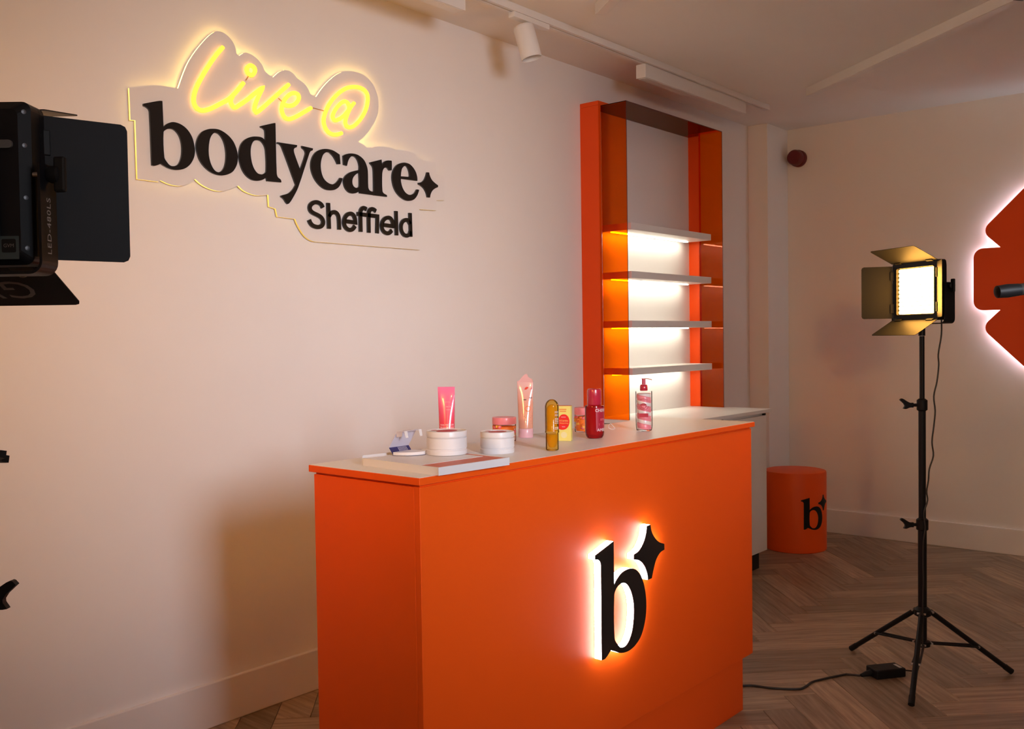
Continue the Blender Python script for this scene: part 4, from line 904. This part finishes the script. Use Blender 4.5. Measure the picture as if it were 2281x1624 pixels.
# jar with a pink lid and orange shapes inside
def candy_jar(loc, r, h, label, rz):
    o = thing('candy_jar', (*loc, ZT), rz, label, 'jar', 'pink-lidded jars')
    lathe('glass', [(r * 0.93, 0.0005), (r * 0.97, 0.003), (r * 0.97, h * 0.70), (r * 0.93, h * 0.71)], CLEAR, o, 44)
    rnd = random.Random(3)
    cols = [mat('sweet_orange', (0.90, 0.22, 0.03), 0.35, vary=0.05), mat('sweet_yellow', (0.90, 0.48, 0.08), 0.35, vary=0.05), mat('sweet_pink', (0.88, 0.16, 0.20), 0.35, vary=0.05)]
    lathe('filling', [(r * 0.80, 0.004), (r * 0.84, 0.008), (r * 0.84, h * 0.60), (r * 0.7, h * 0.64)], cols[0], o, 32)
    for k in range(26):
        a = rnd.random() * 6.283; z = 0.012 + rnd.random() * h * 0.5; q = r * 0.83
        s = lathe('sweet', [(0.002, -0.0045), (0.006, -0.003), (0.0065, 0.0), (0.006, 0.003), (0.002, 0.0045)], cols[k % 3], o, 10, (q * math.cos(a), q * math.sin(a), z))
    lathe('lid', [(r * 0.99, h * 0.715), (r, h * 0.73), (r, h * 0.975), (r * 0.98, h), (r * 0.5, h)], PINK, o, 48)
    return o
candy_jar((1.020, 2.115), 0.0355, 0.071, 'squat jar of orange sweets with a pink lid behind the white tub', 0.4)
candy_jar((1.056, 2.462), 0.0300, 0.078, 'taller pink-lidded jar half hidden behind the dark red bottle', 1.3)

# clear pink tube with an orange filling and a torn-looking crimp
x_, y_ = 1.005, 2.232
ct = thing('clear_tube', (x_, y_, ZT), facing(x_, y_) + math.radians(90) - math.radians(6), 'tall translucent pink tube with a wavy torn top', 'tube')
PK = mat('blush_film', (0.80, 0.44, 0.42), 0.18, vary=0.03, coat=0.7)
CT_M = zramp('peach_print', [(0.02, (0.78, 0.36, 0.24)), (0.10, (0.80, 0.36, 0.26)), (0.15, (0.82, 0.48, 0.44)), (0.20, (0.84, 0.55, 0.56))], 0.15, 0.8)
lathe('cap', [(0.0215, 0), (0.0225, 0.002), (0.0225, 0.026), (0.0215, 0.0275)], mat('blush_cap', (0.80, 0.46, 0.50), 0.25, vary=0), ct, 40)
rg = []
for k in range(13):
    t = k / 12; z = 0.028 + 0.140 * t
    rg.append(seat_ring(40, z, 0.0222 + 0.0025 * t, max(0.0012, 0.0222 * (1 - t ** 1.2)), 2.0))
V_, F_ = ring_loft(rg); link_mesh('sleeve', V_, F_, CT_M, ct, True)
def ct_front(p):
    t = min(1, max(0, (p[1] - 0.028) / 0.140)); a = 0.0222 + 0.0025 * t; b = max(0.0012, 0.0222 * (1 - t ** 1.2)); q = min(0.999, abs(p[0]) / a)
    return (p[0], -b * math.sqrt(1 - q * q) - 0.0006, p[1])
cr2 = crom([(-0.0247, 0.1675, 0), (-0.0245, 0.1715, 0), (-0.018, 0.1735, 0), (-0.012, 0.181, 0), (-0.004, 0.189, 0), (0.003, 0.1935, 0), (0.008, 0.1915, 0), (0.009, 0.186, 0), (0.015, 0.181, 0), (0.022, 0.176, 0), (0.0247, 0.1675, 0)], 4, True, 60)
V_, F_ = prism([(p[0], p[1]) for p in cr2], [], lambda p: (p[0], 0.0010, p[1]), lambda p: (p[0], -0.0010, p[1])); link_mesh('crimp', V_, F_, PK, ct)
flat_decal('orange_spot', [(circle2(0.0085, 0.088, 0.0088, 28), [])], ct_front, mat('spot_orange', (0.80, 0.16, 0.01), 0.5, vary=0), ct)
flat_decal('red_mark', [(crom([(-0.002, 0.146, 0), (0.004, 0.146, 0), (0.011, 0.1515, 0), (0.007, 0.154, 0), (0.001, 0.152, 0)], 4, True, 70), []), (crom([(0.016, 0.146, 0), (0.022, 0.147, 0), (0.021, 0.155, 0)], 4, True, 70), [])], ct_front, mat('mark_red', (0.75, 0.05, 0.03), 0.4, vary=0), ct)
flat_decal('small_print', [(rrect(-0.005, 0.1135, 0.004, 0.117, 0.0008), []), (rrect(0.013, 0.119, 0.021, 0.1225, 0.0008), []), (rrect(-0.003, 0.0645, 0.020, 0.0665, 0.0005), []), (rrect(0.001, 0.060, 0.018, 0.0615, 0.0005), []), (rrect(0.003, 0.050, 0.018, 0.0515, 0.0005), []), (rrect(0.0, 0.042, 0.020, 0.0432, 0.0005), [])], ct_front, TXT_K, ct)

# amber dome-topped bottle
AMB = sheer('amber_plastic', (1.0, 0.86, 0.45), 0.04, 1.25, 0.18, (1.0, 0.56, 0.03))
AMBL = sheer('amber_liquid', (1.0, 0.80, 0.22), 0.05, 1.12, 0.5, (1.0, 0.60, 0.02))
x_, y_ = 1.281, 2.010
ab = thing('amber_bottle', (x_, y_, ZT), facing(x_, y_) + math.radians(90), 'amber bottle with a tall clear domed cap near the counter front', 'bottle')
r1 = 0.0185
lathe('bottle', [(r1 * 0.80, 0.0003), (r1 * 0.92, 0.002), (r1 * 0.95, 0.006), (r1 * 0.94, 0.046), (r1 * 0.85, 0.048)], AMB, ab, 40)
lathe('liquid', [(r1 * 0.35, 0.008), (r1 * 0.55, 0.012), (r1 * 0.82, 0.030), (r1 * 0.84, 0.044)], AMBL, ab, 32)
dome = [(r1 * 1.03, 0.0485), (r1 * 1.05, 0.050), (r1 * 1.0, 0.053), (r1, 0.117)]
for i in range(1, 9): dome.append((max(0.0005, r1 * math.cos(math.radians(90 * i / 8))), 0.117 + 0.021 * math.sin(math.radians(90 * i / 8))))
lathe('domed_cap', dome, AMB, ab, 40)
core = [(r1 * 0.72, 0.052), (r1 * 0.74, 0.110)]
for i in range(1, 7): core.append((max(0.0005, r1 * 0.74 * math.cos(math.radians(90 * i / 6))), 0.110 + 0.014 * math.sin(math.radians(90 * i / 6))))
lathe('inner_core', core, AMBL, ab, 32)
def cylmap(r, off=0.0):
    return lambda p: (r * math.sin(p[0] / r + off), -r * math.cos(p[0] / r + off), p[1])
text_on('lettering', [('MIR', 0.0078, 0.0, 0.1035, 1.05), ('MIE', 0.0078, 0.0, 0.0955, 1.05)], cylmap(r1 + 0.0008, 0.75), TXT_W, ab)
flat_decal('small_print', [(rrect(-0.006, z, 0.006, z + 0.0018, 0.0005), []) for z in (0.086, 0.082, 0.078, 0.0735, 0.062, 0.058)], cylmap(r1 + 0.0008, 0.75), TXT_W, ab)

# yellow card box
x_, y_ = 1.163, 2.218
cb = thing('card_box', (x_, y_, ZT), facing(x_, y_) + math.radians(90) - math.radians(14), 'slim yellow card box with a red blob, beside the amber bottle', 'box')
YEL = mat('yellow_card', (0.86, 0.74, 0.20), 0.5, vary=0.03)
box('carton', (-0.0225, -0.010, 0.0002), (0.0225, 0.010, 0.103), YEL, cb, bevel=0.0008)
box('red_top', (-0.0222, -0.0098, 0.1031), (0.0222, 0.0098, 0.1036), mat('card_red', (0.62, 0.03, 0.03), 0.5, vary=0), cb, bevel=0)
fb = lambda p: (p[0], -0.0104, p[1])
fb2 = lambda p: (p[0], -0.0107, p[1])
blob = crom([(-0.018, 0.052, 0), (-0.016, 0.038, 0), (-0.004, 0.033, 0), (0.010, 0.037, 0), (0.0185, 0.052, 0), (0.017, 0.068, 0), (0.007, 0.078, 0), (-0.008, 0.075, 0)], 4, True, 170)
flat_decal('red_blob', [([(p[0], p[1]) for p in blob], [])], fb, mat('blob_red', (0.85, 0.02, 0.02), 0.4, vary=0), cb)
text_on('lettering', [('VITAMIN', 0.0072, 0.001, 0.059), ('Moisturising', 0.0055, 0.002, 0.0525)], fb2, mat('print_gold', (0.9, 0.62, 0.18), 0.5, vary=0), cb)
flat_decal('small_print', [(rrect(-0.006, 0.069, 0.008, 0.0715, 0.0005), []), (rrect(-0.004, 0.0405, 0.006, 0.0435, 0.0005), [])], fb2, PINK, cb)
flat_decal('top_print', [(rrect(-0.012, 0.091, 0.010, 0.0945, 0.0005), []), (rrect(-0.010, 0.0855, 0.009, 0.089, 0.0005), [])], fb, mat('print_orange', (0.85, 0.33, 0.08), 0.5, vary=0), cb)
flat_decal('pale_motif', [(circle2(0.002, 0.018, 0.0095, 10), [])], fb, mat('motif', (0.86, 0.78, 0.42), 0.5, vary=0), cb)

# dark red bottle
RB = sheer('red_plastic_clear', (1.0, 0.42, 0.36), 0.05, 1.3, 0.32, (0.58, 0.02, 0.035))
x_, y_ = 1.196, 2.325
rb = thing('red_bottle', (x_, y_, ZT), facing(x_, y_) + math.radians(90), 'dark red bottle with a round crimson cap and white lettering', 'bottle')
r2 = 0.0285
lathe('bottle', [(r2 * 0.55, 0.0003), (r2 * 0.80, 0.002), (r2 * 0.95, 0.009), (r2, 0.018), (r2, 0.094), (r2 * 0.97, 0.098), (r2 * 0.72, 0.1)], RB, rb, 48)
lathe('liquid', [(r2 * 0.5, 0.005), (r2 * 0.86, 0.013), (r2 * 0.90, 0.02), (r2 * 0.90, 0.092), (r2 * 0.6, 0.095)], sheer('red_liquid', (1.0, 0.25, 0.14), 0.05, 1.15, 0.6, (0.80, 0.06, 0.04)), rb, 40)
lathe('cap', [(r2 * 0.72, 0.1005), (r2 * 0.75, 0.102), (r2 * 0.75, 0.140), (r2 * 0.71, 0.146), (r2 * 0.60, 0.1485), (r2 * 0.2, 0.149)], CRIM, rb, 48)
lab = []
me_rb = []
for i in range(13):
    a = 0.15 + 1.5 * i / 12; me_rb.append(a)
V_ = [((r2 + 0.0006) * math.sin(a), -(r2 + 0.0006) * math.cos(a), z) for z in (0.024, 0.093) for a in me_rb]
link_mesh('label', V_, [(i, i + 1, 14 + i, 13 + i) for i in range(12)], mat('label_crimson', (0.42, 0.018, 0.045), 0.3, vary=0.03), rb)
text_on('lettering', [('CHERRY', 0.0125, 0.004, 0.0845), ('AMBER', 0.0125, 0.006, 0.0265)], cylmap(r2 + 0.0013, 0.72), TXT_W, rb)
flat_decal('small_print', [(rrect(-0.002, z, 0.012, z + 0.0016, 0.0004), []) for z in (0.0585, 0.055)] + [(rrect(-0.008, z, 0.012, z + 0.0014, 0.0004), []) for z in (0.0445, 0.041)], cylmap(r2 + 0.0013, 0.72), PINK, rb)

# pump bottle with pink and white swirls
x_, y_ = 1.204, 2.586
pb = thing('pump_bottle', (x_, y_, ZT), facing(x_, y_) + math.radians(90), 'clear pump bottle filled with pink and white swirls, crimson pump head', 'bottle')
r3 = 0.0265; hb = 0.128
lathe('clear_bottle', [(r3 * 0.75, 0.0003), (r3 * 0.92, 0.003), (r3 * 0.97, 0.010), (r3, 0.02), (r3, hb - 0.002), (r3 * 0.97, hb), (r3 * 0.5, hb + 0.001)], CLEAR, pb, 48)
SW = swirl_mat('candy_swirl', (0.86, 0.26, 0.32), (0.82, 0.74, 0.72), 0.0295)
rg = []
NR, NS = 64, 44
for k in range(NR + 1):
    z = 0.0045 + (hb - 0.011) * k / NR; row = []
    for i in range(NS):
        t = 2 * math.pi * i / NS
        ph = (z / 0.01475 + 2 * t / (2 * math.pi)) * math.pi
        r = r3 * 0.83 + 0.0013 * abs(math.sin(ph))
        if k in (0, NR): r *= 0.8
        row.append((r * math.cos(t), r * math.sin(t), z))
    rg.append(row)
V_, F_ = ring_loft(rg); link_mesh('swirl_filling', V_, F_, SW, pb, True)
lathe('collar', [(0.0115, hb + 0.0015), (0.0125, hb + 0.003), (0.0120, hb + 0.017), (0.009, hb + 0.021)], CRIM, pb, 36)
lathe('pump_stem', [(0.0058, hb + 0.0215), (0.0058, hb + 0.038), (0.0068, hb + 0.0385), (0.0068, hb + 0.040), (0.003, hb + 0.0405)], mat('rose_stem', (0.62, 0.10, 0.16), 0.25, vary=0), pb, 28)
V_, F_ = sweep(crom([(-0.002, -0.006, hb + 0.0392), (0.010, -0.014, hb + 0.040), (0.020, -0.020, hb + 0.0385), (0.026, -0.023, hb + 0.0365)], 4), 0.0015, 8); link_mesh('spout', V_, F_, mat('spout_rose', (0.60, 0.25, 0.20), 0.3, vary=0), pb, True)
pm = cylmap(r3 + 0.0007, 0.0)
flat_decal('red_label', [(rrect(-0.016, 0.046, 0.014, 0.058, 0.0005), [])], pm, TXT_R, pb)
ticks = []
for k in range(16):
    a = math.radians(200 + 140 * k / 15); ticks.append((circle2(0.0 + 0.0155 * math.cos(a), 0.0845 + 0.0145 * math.sin(a), 0.0010, 8), []))
for k in range(8):
    a = math.radians(60 + 60 * k / 7); ticks.append((circle2(0.0 + 0.0205 * math.cos(a), 0.085 + 0.0195 * math.sin(a), 0.0012, 8), []))
ticks.append((circle2(-0.001, 0.0825, 0.0098, 24, 0.0082), [circle2(-0.001, 0.0825, 0.0082, 24, 0.0066)[::-1]]))
ticks.append((rrect(-0.012, 0.084, 0.008, 0.0875, 0.001), []))
flat_decal('round_print', ticks, pm, TXT_R, pb)

# small clear plastic loop
lp = crom([(0, 0, 0.0015), (0.008, 0.002, 0.0015), (0.012, 0.006, 0.003), (0.006, 0.009, 0.012), (-0.002, 0.006, 0.019), (-0.008, 0.0, 0.014), (-0.0075, -0.001, 0.005), (0, 0, 0.0015)], 6)
lo_ = tube('plastic_loop', lp, 0.0010, PALE, None, 8)
lo_.location = (1.090, 2.566, ZT); lo_.rotation_euler = (0, 0, math.radians(35))
tag(lo_, 'tiny clear plastic loop lying between the red bottle and the pump bottle', 'loop')

bpy.context.view_layer.update()
